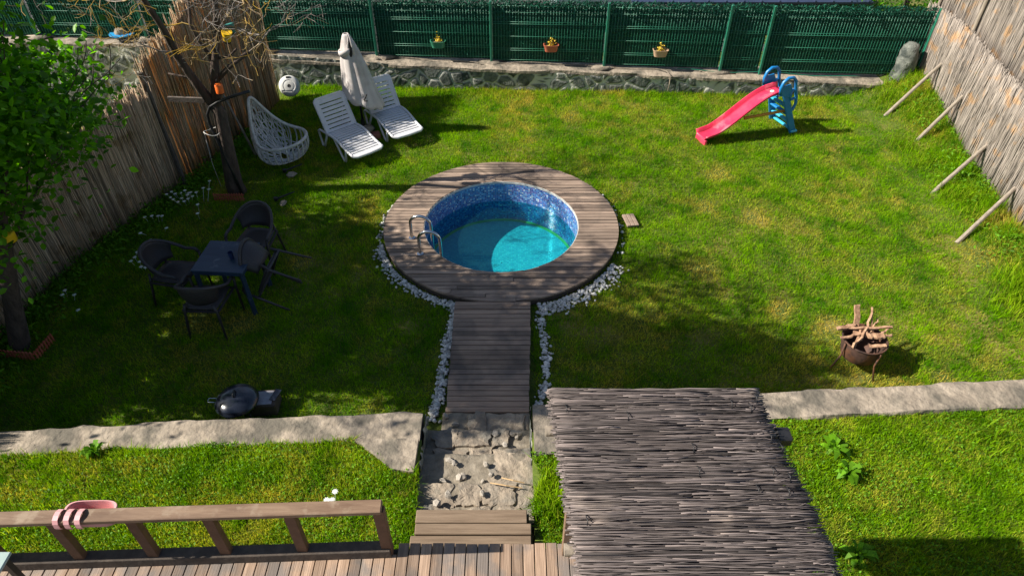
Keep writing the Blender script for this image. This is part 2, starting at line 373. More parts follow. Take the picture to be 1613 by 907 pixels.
# ------------------------------------------------------------------ pool
def pool_mats():
    m = bpy.data.materials.new('blue_mosaic'); m.use_nodes = True; t = m.node_tree; L = t.links; b = t.nodes['Principled BSDF']
    uv = _n(t, 'ShaderNodeUVMap', uv_map='tiles')
    sc = _n(t, 'ShaderNodeVectorMath', operation='SCALE'); sc.inputs['Scale'].default_value = 36
    fl = _n(t, 'ShaderNodeVectorMath', operation='FLOOR'); fr = _n(t, 'ShaderNodeVectorMath', operation='FRACTION')
    L.new(uv.outputs[0], sc.inputs[0]); L.new(sc.outputs[0], fl.inputs[0]); L.new(sc.outputs[0], fr.inputs[0])
    wn = _n(t, 'ShaderNodeTexWhiteNoise', noise_dimensions='3D'); L.new(fl.outputs[0], wn.inputs[0])
    r = _n(t, 'ShaderNodeValToRGB'); r.color_ramp.interpolation = 'CONSTANT'
    cols = [(0, (.012,.05,.26)), (.2, (.03,.12,.42)), (.45, (.05,.20,.50)), (.65, (.11,.10,.34)), (.8, (.16,.32,.58)), (.93, (.42,.5,.6))]
    e = r.color_ramp.elements; e[0].color = (*cols[0][1], 1); e[1].position = cols[1][0]; e[1].color = (*cols[1][1], 1)
    for p, c in cols[2:]: q = e.new(p); q.color = (*c, 1)
    L.new(wn.outputs[0], r.inputs[0])
    sp = _n(t, 'ShaderNodeSeparateXYZ'); L.new(fr.outputs[0], sp.inputs[0])
    def edge(o):
        a = _n(t, 'ShaderNodeMath', operation='SUBTRACT'); a.inputs[1].default_value = .5; L.new(o, a.inputs[0])
        c = _n(t, 'ShaderNodeMath', operation='ABSOLUTE'); L.new(a.outputs[0], c.inputs[0]); return c.outputs[0]
    mx = _n(t, 'ShaderNodeMath', operation='MAXIMUM'); L.new(edge(sp.outputs[0]), mx.inputs[0]); L.new(edge(sp.outputs[1]), mx.inputs[1])
    gt = _n(t, 'ShaderNodeMath', operation='GREATER_THAN'); gt.inputs[1].default_value = .43; L.new(mx.outputs[0], gt.inputs[0])
    x = _n(t, 'ShaderNodeMix', data_type='RGBA'); L.new(gt.outputs[0], x.inputs[0]); L.new(r.outputs[0], x.inputs[6]); x.inputs[7].default_value = (.22,.30,.42,1)
    L.new(x.outputs[2], b.inputs['Base Color']); b.inputs['Roughness'].default_value = .2
    M['mosaic'] = m
    m = bpy.data.materials.new('pool_water'); m.use_nodes = True; t = m.node_tree; L = t.links; t.nodes.remove(t.nodes['Principled BSDF'])
    tr = _n(t, 'ShaderNodeBsdfTransparent'); tr.inputs[0].default_value = (.15,.66,.71,1)
    gl = _n(t, 'ShaderNodeBsdfGlossy'); gl.inputs['Roughness'].default_value = .02; gl.inputs[0].default_value = (1,1,1,1)
    fz = _n(t, 'ShaderNodeFresnel'); fz.inputs[0].default_value = 1.33
    nz = _n(t, 'ShaderNodeTexNoise'); nz.inputs['Scale'].default_value = 7; nz.inputs['Detail'].default_value = 3
    bp = _n(t, 'ShaderNodeBump'); bp.inputs['Distance'].default_value = .01; bp.inputs['Strength'].default_value = .5
    g = _n(t, 'ShaderNodeNewGeometry'); L.new(g.outputs['Position'], nz.inputs[0]); L.new(nz.outputs[0], bp.inputs['Height'])
    L.new(bp.outputs[0], gl.inputs['Normal']); L.new(bp.outputs[0], fz.inputs['Normal'])
    ms = _n(t, 'ShaderNodeMixShader'); bf = _n(t, 'ShaderNodeMath', operation='SUBTRACT'); bf.inputs[0].default_value = 1; L.new(g.outputs['Backfacing'], bf.inputs[1]); fm = _n(t, 'ShaderNodeMath', operation='MULTIPLY'); L.new(fz.outputs[0], fm.inputs[0]); L.new(bf.outputs[0], fm.inputs[1]); L.new(fm.outputs[0], ms.inputs[0]); L.new(tr.outputs[0], ms.inputs[1]); L.new(gl.outputs[0], ms.inputs[2])
    df = _n(t, 'ShaderNodeBsdfDiffuse'); df.inputs[0].default_value = (.05,.34,.40,1); m2 = _n(t, 'ShaderNodeMixShader'); m2.inputs[0].default_value = .04; L.new(tr.outputs[0], m2.inputs[1]); L.new(df.outputs[0], m2.inputs[2]); L.new(m2.outputs[0], ms.inputs[1])
    L.new(ms.outputs[0], t.nodes['Material Output'].inputs[0]); M['water'] = m
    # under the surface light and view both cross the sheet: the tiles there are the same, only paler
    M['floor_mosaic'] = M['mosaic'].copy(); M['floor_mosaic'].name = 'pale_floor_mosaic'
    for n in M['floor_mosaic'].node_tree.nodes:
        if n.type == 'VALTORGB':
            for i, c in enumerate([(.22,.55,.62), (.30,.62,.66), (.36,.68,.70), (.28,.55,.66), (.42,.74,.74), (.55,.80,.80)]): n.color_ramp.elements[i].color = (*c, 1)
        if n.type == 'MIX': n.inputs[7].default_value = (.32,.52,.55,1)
pool_mats()
WZ = -.25; FZ = -.64
pool = thing('swimming_pool', 'small round sunken pool lined with blue mosaic tiles, in the wooden deck', 'pool', (*DC, 0))
def ring_uv(name, m, rows, parent):
    n = 120; V = []; UV = []
    for i in range(n+1):
        a = 2*math.pi*i/n
        for r, z, k in rows: V.append((r*math.cos(a), r*math.sin(a), z)); UV.append((k, a))
    b = len(rows); fs = [(i*b+j, i*b+j+1, (i+1)*b+j+1, (i+1)*b+j) for i in range(n) for j in range(b-1)]
    o = MB().add(V, fs).build(name, m, parent, smooth='all'); me = o.data; uvl = me.uv_layers.new(name='tiles')
    for l in me.loops:
        k, a = UV[l.vertex_index]; x, y, z = V[l.vertex_index]
        uvl.data[l.index].uv = (x+5, y+5) if k else (a*PR+.003, z+3)
    return o
pw = PR+.005
ring_uv('basin_wall', 'mosaic', [(pw, FZ, 0), (pw, DZ-.045, 0)], pool)
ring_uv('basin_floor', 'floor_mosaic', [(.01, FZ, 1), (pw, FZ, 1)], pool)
MB().lathe([(pw-.004, DZ-.045), (pw-.004, DZ-.012), (pw+.05, DZ-.012), (pw+.05, DZ-.045)], n=96, ring=True).build('coping', 'coping', pool, smooth=True)
MB().lathe([(pw+.006, FZ-.1), (pw+.12, FZ-.1), (pw+.12, DZ-.05), (pw+.006, DZ-.05)], n=64, ring=True).build('shell', 'concrete', pool)
# a yellow-green line of algae where wall meets floor
M['algae'] = mat('algae_line', (.30,.42,.08), (.38,.5,.12), 9, .8)
MB().lathe([(pw-.035, FZ+.004), (pw-.004, FZ+.03), (pw-.003, FZ+.004)], n=96, ring=True).build('algae_line', 'algae', pool)
P = np.zeros((97, 2, 3))
for i in range(97):
    a = 2*math.pi*i/96; P[i, 0] = (DC[0], DC[1], WZ); P[i, 1] = (DC[0]+PR*math.cos(a), DC[1]+PR*math.sin(a), WZ)
tag(MB().add([(DC[0]+PR*math.cos(2*math.pi*i/96), DC[1]+PR*math.sin(2*math.pi*i/96), WZ) for i in range(96)], [tuple(range(96))]).build('water', 'water'),
    'clear turquoise water standing in the round pool', 'water', kind='structure')

# handrails
def handrail(p, q, label):
    p = Vector(p); q = Vector(q); t = thing('pool_handrail', label, 'handrail', p, 0, 'steel handrails at the pool edge')
    d = q-p; d.z = 0; L = d.length; d.normalize(); pts = [(0,0,.0), (0,0,.26)]
    for i in range(1, 12):
        a = math.pi*i/12; pts.append((d.x*(L/2-L/2*math.cos(a)), d.y*(L/2-L/2*math.cos(a)), .26+.14*math.sin(a)))
    pts += [(d.x*L, d.y*L, .22), (d.x*L, d.y*L, -.45), (d.x*L*.98, d.y*L*.98, -.72)]
    MB().tube(pts, .023, 10).build('tube', 'steel', t, smooth=True)
    MB().lathe([(.048, 0), (.048, .012), (.022, .024)], n=16).build('flange', 'steel', t, smooth=True)
handrail(G(649, 375, DZ), G(681, 378, DZ), 'curved steel pool handrail farther from the camera')
handrail(G(662, 400, DZ), G(695, 402, DZ), 'curved steel pool handrail nearer to the camera')

# ------------------------------------------------------------------ round deck and walkway
deck = thing('round_deck', 'round weathered wooden deck ringing the pool', 'deck', (*DC, 0))
mb = MB(); bw = .079; y = -DR
while y < DR:
    ya, yb = y+.005, min(y+bw-.005, DR-.001)
    yj = rnd.uniform(-.005, .005)
    def ch(R, yy): return math.sqrt(max(0, R*R-yy*yy))
    ys = np.linspace(ya, yb, 4)
    if min(abs(ya), abs(yb)) < PR+.005 or ya*yb < 0:
        for sgn in (-1, 1):
            out = [(sgn*ch(DR, q), q) for q in ys]; inn = [(sgn*max(ch(PR+.012, q), 0.001), q) for q in ys[::-1]]
            o = out+inn
            if sgn > 0: o = o
            else: o = o[::-1]
            mb.slab(o, DZ-.03, DZ+yj)
    else:
        cut = rnd.uniform(-.7, .7) if rnd.random() < .6 else None
        a = [-ch(DR, q) for q in ys]; b = [ch(DR, q) for q in ys]
        if cut is None or abs(cut) > ch(DR, yb)*.8: mb.slab([(p, q) for p, q in zip(b, ys)]+[(p, q) for p, q in list(zip(a, ys))[::-1]], DZ-.03, DZ+yj)
        else:
            mb.slab([(p, q) for p, q in zip(b, ys)]+[(cut+.003, ys[-1]), (cut+.003, ys[0])], DZ-.03, DZ+yj)
            mb.slab([(cut-.003, ys[0]), (cut-.003, ys[-1])]+[(p, q) for p, q in list(zip(a, ys))[::-1]], DZ-.03, DZ-yj)
    y += bw
mb.build('boards', 'deck', deck)
MB().lathe([(DR-.05, -.05), (DR-.015, -.05), (DR-.015, DZ-.034), (DR-.05, DZ-.034)], n=96, ring=True).build('fascia', 'fascia', deck)
MB().lathe([(PR+.14, -.05), (PR+.2, -.05), (PR+.2, DZ-.034), (PR+.14, DZ-.034)], n=96, ring=True).build('joist_ring', 'fascia', deck)

walk = thing('boardwalk', 'straight wooden walkway from the stone steps to the round deck', 'walkway', (-.27, 5.7, 0))
mb = MB(); y = 4.76; end = DC[1]-math.sqrt(DR*DR-.5*.5)-.0
while y < 6.66:
    t = (y-4.75)/(6.67-4.75); xa = -.73-.01*t+rnd.uniform(-.006, .006); xb = .185+.065*t+rnd.uniform(-.006, .006)
    yb = y+.069
    lim = lambda x: DC[1]-math.sqrt(max(0, DR*DR-(x-DC[0])**2))-.006
    o = [(xa, y), (xb, y), (xb, min(yb, lim(xb))), ((xa+xb)/2, min(yb, lim((xa+xb)/2))), (xa, min(yb, lim(xa)))]
    if o[3][1] > y+.02: mb.slab([(p+.27, q-5.7) for p, q in o], .09, .12+rnd.uniform(-.005, .005))
    y += .079
mb.build('boards', 'walk', walk)
for sx in (-.70, .16): MB().box((sx+.27, -.02, .035), (.04, 1.82, .10)).build('bearer', 'fascia', walk)

# small plank step on the lawn to the right of the deck
t = thing('plank_step', 'short dark wooden plank step in the grass right of the round deck', 'step', (*G(993, 347, .05).xy, 0), .16)
for k in (-1, 0, 1): MB().box((k*.062, 0, .05), (.055, .30, .03), bev=.004).build('plank', 'deck', t)
for yy in (-.11, .11): MB().box((0, yy, .012), (.18, .035, .045)).build('bearer', 'fascia', t)

# ------------------------------------------------------------------ pebbles
def blob(rng, r, flat=.65):
    phi = (1+5**.5)/2
    v = np.array([(-1,phi,0),(1,phi,0),(-1,-phi,0),(1,-phi,0),(0,-1,phi),(0,1,phi),(0,-1,-phi),(0,1,-phi),(phi,0,-1),(phi,0,1),(-phi,0,-1),(-phi,0,1)])/1.9
    v = v*(1+rng.normal(0, .13, (12, 1)))*np.array([1, rng.uniform(.6, .95), flat*rng.uniform(.8, 1.2)])*r
    a = rng.uniform(0, 6.28); c, s = math.cos(a), math.sin(a); v = v @ np.array([[c, -s, 0], [s, c, 0], [0, 0, 1]]).T
    return v
ICO = [(0,11,5),(0,5,1),(0,1,7),(0,7,10),(0,10,11),(1,5,9),(5,11,4),(11,10,2),(10,7,6),(7,1,8),(3,9,4),(3,4,2),(3,2,6),(3,6,8),(3,8,9),(4,9,5),(2,4,11),(6,2,10),(8,6,7),(9,8,1)]
peb = []
def line_pebbles(px, width, n):
    pts = [G(u, v, 0) for u, v in px]
    seg = [(pts[i+1]-pts[i]).length for i in range(len(pts)-1)]; tot = sum(seg)
    for _ in range(n):
        s_ = rnd.uniform(0, tot); i = 0
        while s_ > seg[i] and i < len(seg)-1: s_ -= seg[i]; i += 1
        p = pts[i].lerp(pts[i+1], s_/seg[i]); w_ = width[i]+(width[min(i+1, len(width)-1)]-width[i])*s_/seg[i]
        peb.append((p.x+rnd.gauss(0, w_*.42), p.y+rnd.gauss(0, w_*.3)))
line_pebbles([(712, 468), (716, 500), (706, 535), (700, 580), (692, 620), (682, 665)], [.04, .05, .07, .08, .08, .08], 620)
line_pebbles([(856, 478), (852, 520), (858, 540), (862, 590), (850, 640)], [.10, .06, .08, .05, .09], 260)
def ring_pebbles(a0, a1, r, wd, n):
    for _ in range(n):
        a = math.radians(rnd.uniform(a0, a1)); rr = r+abs(rnd.gauss(0, wd)); peb.append((DC[0]+rr*math.cos(a), DC[1]+rr*math.sin(a)))
ring_pebbles(196, 250, 1.77, .06, 380); ring_pebbles(286, 332, 1.78, .11, 430); ring_pebbles(160, 196, 1.77, .045, 60); ring_pebbles(20, 62, 1.77, .03, 50); ring_pebbles(340, 380, 1.78, .03, 20)
V = []; fi = []; b = 0; pz = []
for (x, y) in peb:
    d = math.hypot(x-DC[0], y-DC[1])
    if d < DR+.01 or (-.735 < x < .255 and 4.7 < y < 6.7): continue
    r = rnd.uniform(.011, .026)+.012*rnd.random()**3; V.append(blob(RN, r)+np.array([x, y, float(lawn_z(x, y))+.012+r*.3+rnd.uniform(0, .012)])); fi.append(np.array(ICO)+b); b += 12; pz.append((x, y))
o = arr_mesh('gravel', np.concatenate(V), np.concatenate(fi), 'pebble', smooth=False)
tag(o, 'white pebbles strewn along the walkway and around the deck', 'gravel', kind='stuff')
PEB = np.array(pz)

# ------------------------------------------------------------------ grass
def in_lawn(x, y):
    k = (x > xl_fence(y)+.02) & (x < xr_fence(y)-.02) & (y < wall_y(x)-.01) & (y > ret_far(x)+.0) & (y > np.where(np.abs(x+.35) < .6, 4.75, 0))
    k &= np.hypot(x-DC[0], y-DC[1]) > DR-.01
    k &= ~((x > -.75) & (x < .26) & (y < 6.8))
    return k
def dens_peb(x, y):
    g = np.zeros((160, 160)); ix = ((PEB[:, 0]+4)/8*160).astype(int); iy = ((PEB[:, 1]-4)/8*160).astype(int)
    ok = (ix >= 0) & (ix < 160) & (iy >= 0) & (iy < 160); np.add.at(g, (ix[ok], iy[ok]), 1)
    jx = ((x+4)/8*160).astype(int); jy = ((y-4)/8*160).astype(int); ok = (jx >= 0) & (jx < 160) & (jy >= 0) & (jy < 160)
    r = np.zeros(len(x)); r[ok] = g[jx[ok], jy[ok]]; return r
def blades(name, x, y, z, h, wd, tint, m, lean=.5, label='', seg=False):
    n = len(x); a = RN.uniform(0, 2*math.pi, n); la = RN.uniform(0, 2*math.pi, n); ln = np.abs(RN.normal(0, lean, n))*h
    ca, sa = np.cos(a)*wd/2, np.sin(a)*wd/2; tx = np.cos(la)*ln; ty = np.sin(la)*ln; hz = h*np.clip(1-.25*ln/h, .3, 1)
    if not seg:
        V = np.zeros((n, 3, 3)); V[:, 0] = np.stack([x-ca, y-sa, z-.01], 1); V[:, 1] = np.stack([x+ca, y+sa, z-.01], 1); V[:, 2] = np.stack([x+tx, y+ty, z+hz], 1)
        F_ = np.arange(n*3).reshape(n, 3); k = 3
    else:
        V = np.zeros((n, 5, 3)); V[:, 0] = np.stack([x-ca, y-sa, z-.01], 1); V[:, 1] = np.stack([x+ca, y+sa, z-.01], 1)
        mx, my, mz = x+tx*.35, y+ty*.35, z+hz*.62
        V[:, 2] = np.stack([mx+ca*.8, my+sa*.8, mz], 1); V[:, 3] = np.stack([mx-ca*.8, my-sa*.8, mz], 1); V[:, 4] = np.stack([x+tx, y+ty, z+hz*.95], 1)
        b = np.arange(n)[:, None]*5; F_ = np.concatenate([b+np.array([[0, 1, 2]]), b+np.array([[0, 2, 3]]), b+np.array([[3, 2, 4]])]); k = 5
    o = arr_mesh(name, V.reshape(-1, 3), F_, m, {'tint': np.repeat(tint, k)})
    return tag(o, label, 'grass', kind='stuff')
def dryness(x, y, bias=0.):
    a = fbm(x, y, .9, 4, 31); b = fbm(x, y, 3.2, 3, 77)
    t = np.clip((a-.50+bias)*3.2, 0, 1)*.55+np.clip((b-.56)*4, 0, 1)*.45
    for (cx, cy, r, s) in BARE: t = np.maximum(t, s*np.exp(-((x-cx)**2+(y-cy)**2)/(r*r)))
    return np.clip(t, 0, 1)
BARE = [(*G(u, v).xy, r, s) for u, v, r, s in ((1230, 490, .22, .95), (1300, 510, .25, .7), (1190, 345, .3, .8), (1360, 600, .18, .95), (1490, 598, .12, 1.), (320, 500, .4, .8), (380, 510, .25, .8), (470, 412, .2, .9), (1290, 520, .2, .6),
        (1115, 330, .3, .6), (1100, 430, .35, .6), (1540, 400, .3, .7), (900, 185, .3, .6), (1130, 275, .3, .6), (1560, 355, .25, .8))]
N = 780000
x = RN.uniform(-6.6, 8.3, N); y = RN.uniform(4.2, 13.5, N); k = in_lawn(x, y); x, y = x[k], y[k]
k = RN.random(len(x)) < np.where(dens_peb(x, y) > 0, .55*np.exp(-.3*dens_peb(x, y)), 1); x, y = x[k], y[k]
sunny = sst(x, -1.5, 1.5)
dr = dryness(x, y, .15*sunny-.05); bare = np.zeros(len(x))
for (cx, cy, r, s) in BARE: bare = np.maximum(bare, s*np.exp(-((x-cx)**2+(y-cy)**2)/(r*r*.6)))
k = RN.random(len(x)) > bare*.85; x, y, dr = x[k], y[k], dr[k]; bare = bare[k]
clump = fbm(x, y, 6, 3, 3)
edge = sst(y-wall_y(x), -.35, -.05)*.35+sst(x-xr_fence(y), -.8, -.1)*1.0
h = (.016+.058*clump**1.3+.028*RN.random(len(x)))*(1+1.6*np.clip(edge, 0, 1.2)*RN.random(len(x))*2)
tint = np.clip(.05+dr*.85+RN.normal(0, .2, len(x))-.5*np.clip((clump-.5)*4, 0, 1)+bare*.6, 0, 1)
blades('grass', x, y, lawn_z(x, y), h, RN.uniform(.007, .0135, len(x)), tint, 'grass', .9, 'short green lawn with yellow dry patches')
N = 330000
x = np.concatenate([RN.uniform(-6.6, -.7, int(N*.36)), RN.uniform(.1, 6.2, int(N*.64))]); y = np.concatenate([RN.uniform(2.5, 4.4, int(N*.36)), RN.uniform(1.0, 4.7, int(N*.64))])
k = terr_in(x, y); x, y = x[k], y[k]; clump = fbm(x, y, 5, 3, 13)
dr = dryness(x, y, .02); h = .03+.06*clump*RN.random(len(x))+.02*RN.random(len(x))
tint = np.clip(.08+dr*.8+RN.normal(0, .2, len(x))-.5*np.clip((clump-.5)*4, 0, 1), 0, 1)
blades('grass', x, y, terr_z(x, y), h, RN.uniform(.008, .014, len(x)), tint, 'grass_up', .85, 'rough bright green grass on the upper terrace')

# broad leaved ground cover: small clover and dock leaves between the blades
def leaves(name, C_, size, m, up=.6, label=None, parent=None, aspect=.45, droop=.0):
    """leaf-shaped faces, C_ (N,3) points; up: how much they face the sky"""
    n = len(C_); nrm = RN.normal(0, 1, (n, 3)); nrm /= np.linalg.norm(nrm, axis=1, keepdims=True); nrm[:, 2] = np.abs(nrm[:, 2]); nrm = nrm*(1-up)+np.array([0, 0, 1.])*up
    nrm /= np.linalg.norm(nrm, axis=1, keepdims=True); a = RN.normal(0, 1, (n, 3)); a[:, 2] -= droop; a -= nrm*(a*nrm).sum(1, keepdims=True); a /= np.linalg.norm(a, axis=1, keepdims=True)
    b = np.cross(nrm, a); s = (size*RN.uniform(.6, 1.25, n))[:, None]
    V = np.zeros((n, 6, 3)); w_ = aspect
    V[:, 0] = C_-a*s*.5; V[:, 1] = C_-a*s*.15+b*s*w_*.5+nrm*s*.06; V[:, 2] = C_+a*s*.2+b*s*w_*.42+nrm*s*.04; V[:, 3] = C_+a*s*.5-nrm*s*.08
    V[:, 4] = C_+a*s*.2-b*s*w_*.42+nrm*s*.04; V[:, 5] = C_-a*s*.15-b*s*w_*.5+nrm*s*.06
    q = np.array([[0, 1, 2, 3], [0, 3, 4, 5]]); Fi = (np.arange(n)[:, None, None]*6+q[None]).reshape(-1, 4)
    return arr_mesh(name, V.reshape(-1, 3), Fi, m, parent=parent)
N = 70000; x = RN.uniform(-6.4, 6.2, N); y = RN.uniform(1, 4.7, N); k = terr_in(x, y) & (fbm(x, y, 1.6, 3, 40)+.25*RN.random(N) > .52); x, y = x[k], y[k]
o = leaves('ground_cover', np.stack([x, y, terr_z(x, y)+RN.uniform(.01, .055, len(x))], 1), .024, 'weed', .45, aspect=.6)
tag(o, 'low clover and weeds among the terrace grass', 'ground cover', kind='stuff')
# ------------------------------------------------------------------ stone walls
def stone_face(mb, p0, p1, z0f, z1f, depth=.035, cell=.24, seed=1, res=.02, flip=False):
    """rubble masonry: rounded stones set in raised mortar, from p0 to p1"""
    p0 = np.array(p0, float); p1 = np.array(p1, float); L = np.linalg.norm(p1-p0); d = (p1-p0)/L; nrm = np.array([d[1], -d[0]])
    if flip: nrm = -nrm
    nu = int(L/res)+1; hh = max(z1f(0)-z0f(0), z1f(1)-z0f(1)); nv = int(hh/res)+2
    S, T = np.meshgrid(np.linspace(0, L, nu), np.linspace(0, 1, nv), indexing='ij')
    z0 = np.interp(S/L, [0, 1], [z0f(0), z0f(1)]); z1 = np.interp(S/L, [0, 1], [z1f(0), z1f(1)]); Z = z0+(z1-z0)*T
    r = np.random.default_rng(seed); n = int(L*(hh+.4)/(cell*cell)*1.1); C_ = np.stack([r.uniform(-.2, L+.2, n), r.uniform(z0.min()-.2, z1.max()+.2, n)], 1)
    for _ in range(2):                                  # relax a little
        D = np.hypot(C_[:, None, 0]-C_[None, :, 0], C_[:, None, 1]-C_[None, :, 1])+np.eye(n)*9; j = D.argmin(1); C_ += (C_-C_[j])*.22*(D.min(1) < cell)[:, None]
    q = np.stack([S.ravel()+.04*(vnoise(S.ravel(), Z.ravel(), 9, seed)-.5), Z.ravel()+.04*(vnoise(S.ravel(), Z.ravel(), 9, seed+3)-.5)], 1); e = np.zeros(len(q)); cid = np.zeros(len(q), int)
    for i in range(0, len(q), 4000):
        dd = np.hypot(q[i:i+4000, None, 0]-C_[None, :, 0], (q[i:i+4000, None, 1]-C_[None, :, 1])*1.25); srt = np.partition(dd, 1, axis=1); e[i:i+4000] = srt[:, 1]-srt[:, 0]; cid[i:i+4000] = dd.argmin(1)
    big = r.uniform(.7, 1.3, n)[cid]; t = np.clip((e-.022)/.05, 0, 1); prof = np.where(e < .03, .35, np.sqrt(t)*big)
    off = depth*prof+.008*(fbm(S.ravel(), Z.ravel(), 25, 3, seed)-.5)
    mort = 1-sst(e, .024, .05); mort *= .75+.25*vnoise(S.ravel(), Z.ravel(), 5, seed+9)
    X = p0[0]+d[0]*S.ravel()+nrm[0]*off; Y = p0[1]+d[1]*S.ravel()+nrm[1]*off
    P_ = np.stack([X, Y, Z.ravel()], 1); nvv = nv
    mb.add(P_, [(i*nvv+j, (i+1)*nvv+j, (i+1)*nvv+j+1, i*nvv+j+1) for i in range(nu-1) for j in range(nvv-1)], mortar=np.clip(mort, 0, 1))
def rough_slab(mb, far, near, z_top, z_bot, res=.06, amp=.012, seed=3, lip=.0):
    """a cast concrete top of uneven outline: far(s), near(s) -> xy for s in 0..1"""
    n = res; S = np.linspace(0, 1, int(1/n)); P_ = []
    for k, s_ in enumerate(S):
        f, g = np.array(far(s_)), np.array(near(s_)); row = []
        for t in (0, .0, .04, .2, .4, .6, .8, .96, 1, 1):
            p = f+(g-f)*t; row.append([p[0], p[1], 0])
        row = np.array(row); zb_ = z_bot(s_) if callable(z_bot) else z_bot; z = z_top(s_)+amp*2*(fbm(row[:, 0], row[:, 1], 3, 4, seed)-.5); z[0] = z[-1] = zb_; z[1] -= .018; z[-2] -= .018
        d = (g-f)/np.linalg.norm(g-f); j = (fbm(np.array([s_*40]), np.array([seed]), 1, 3, seed)[0]-.5)*.11; j2 = (fbm(np.array([s_*40]), np.array([seed+9]), 1, 3, seed)[0]-.5)*.11
        row[:, 2] = z; row[:2, :2] += d*j; row[-2:, :2] += d*j2; P_.append(row)
    P_ = np.array(P_); a, b = P_.shape[:2]
    V = P_.reshape(-1, 3); f = [(i*b+j, (i+1)*b+j, (i+1)*b+j+1, i*b+j+1) for i in range(a-1) for j in range(b-1)]; f += [tuple(range(b)), tuple((a-1)*b+j for j in range(b))[::-1]]
    mb.add(V, f)

def wz(x): return np.interp(x, [-12, -6.4, -4.7, 7], [.80, .78, .55, .30])
W = thing('stone_wall', 'low rubble stone wall under the green fence at the back of the lawn', 'wall', (0, 13.1, 0))
for k, (xa, xb) in enumerate(((-12, -6.4), (-6.4, -1), (-1, 3), (3, 8.6))):
    mb = MB(); stone_face(mb, (xa, float(wall_y(xa))-13.1), (xb, float(wall_y(xb))-13.1), lambda s, a=xa: -.12 if a > -7 else -1.1, lambda s, a=xa, b=xb: float(wz(a+(b-a)*s))-.05, seed=20+k); mb.build('stonework', 'wallstone', W, smooth='all')
mb = MB()
rough_slab(mb, lambda s: (-12+20.6*s, float(wall_y(-12+20.6*s))-13.1+.62), lambda s: (-12+20.6*s, float(wall_y(-12+20.6*s))-13.1-.035), lambda s: float(wz(-12+20.6*s)), lambda s: float(wz(-12+20.6*s))-.07, .006, .02, 5)
mb.box((-1.7, .33, .05), (20.6, .5, .3), (0, 0, -.05))
mb.build('mortar_cap', 'concrete', W, smooth=True)
POSTX = [-11.9, -9.62, -7.35, -5.06, -2.72, -.41, 1.84, 4.14, 4.93, 7.95]
for i, px_ in enumerate(POSTX):
    if px_ == 4.93: continue
    v = np.array([(0, 0, 1)]); V_ = blob(RN, .42, .35)*np.array([1, .7, .6]); V_[:, 2] = np.abs(V_[:, 2])*.8
    MB().add(V_+np.array([px_, float(wall_y(px_))-13.1+.3, float(wz(px_))-.01]), ICO).build('mortar_lump', 'concrete', W, smooth='all')
# upright stump of wall in the right corner
mb = MB(); X0 = 7.62; Y0 = 13.0-13.0
t = thing('stone_pillar', 'rough stone pillar standing in the corner by the right reed fence', 'pillar', (7.62, 12.8, 0))
MB().lathe([(.19, .2), (.21, .35), (.18, .5), (.165, .62), (.175, .75), (.15, .9), (.14, 1.0), (.09, 1.06), (.001, 1.08)], n=26, mod=lambda a, i: 1+.12*math.sin(a*3+i*1.3)+.08*math.sin(a*5-i*2.1)+.05*math.sin(a*9+i*3)).build('rubble', 'wallstone', t, smooth='all')

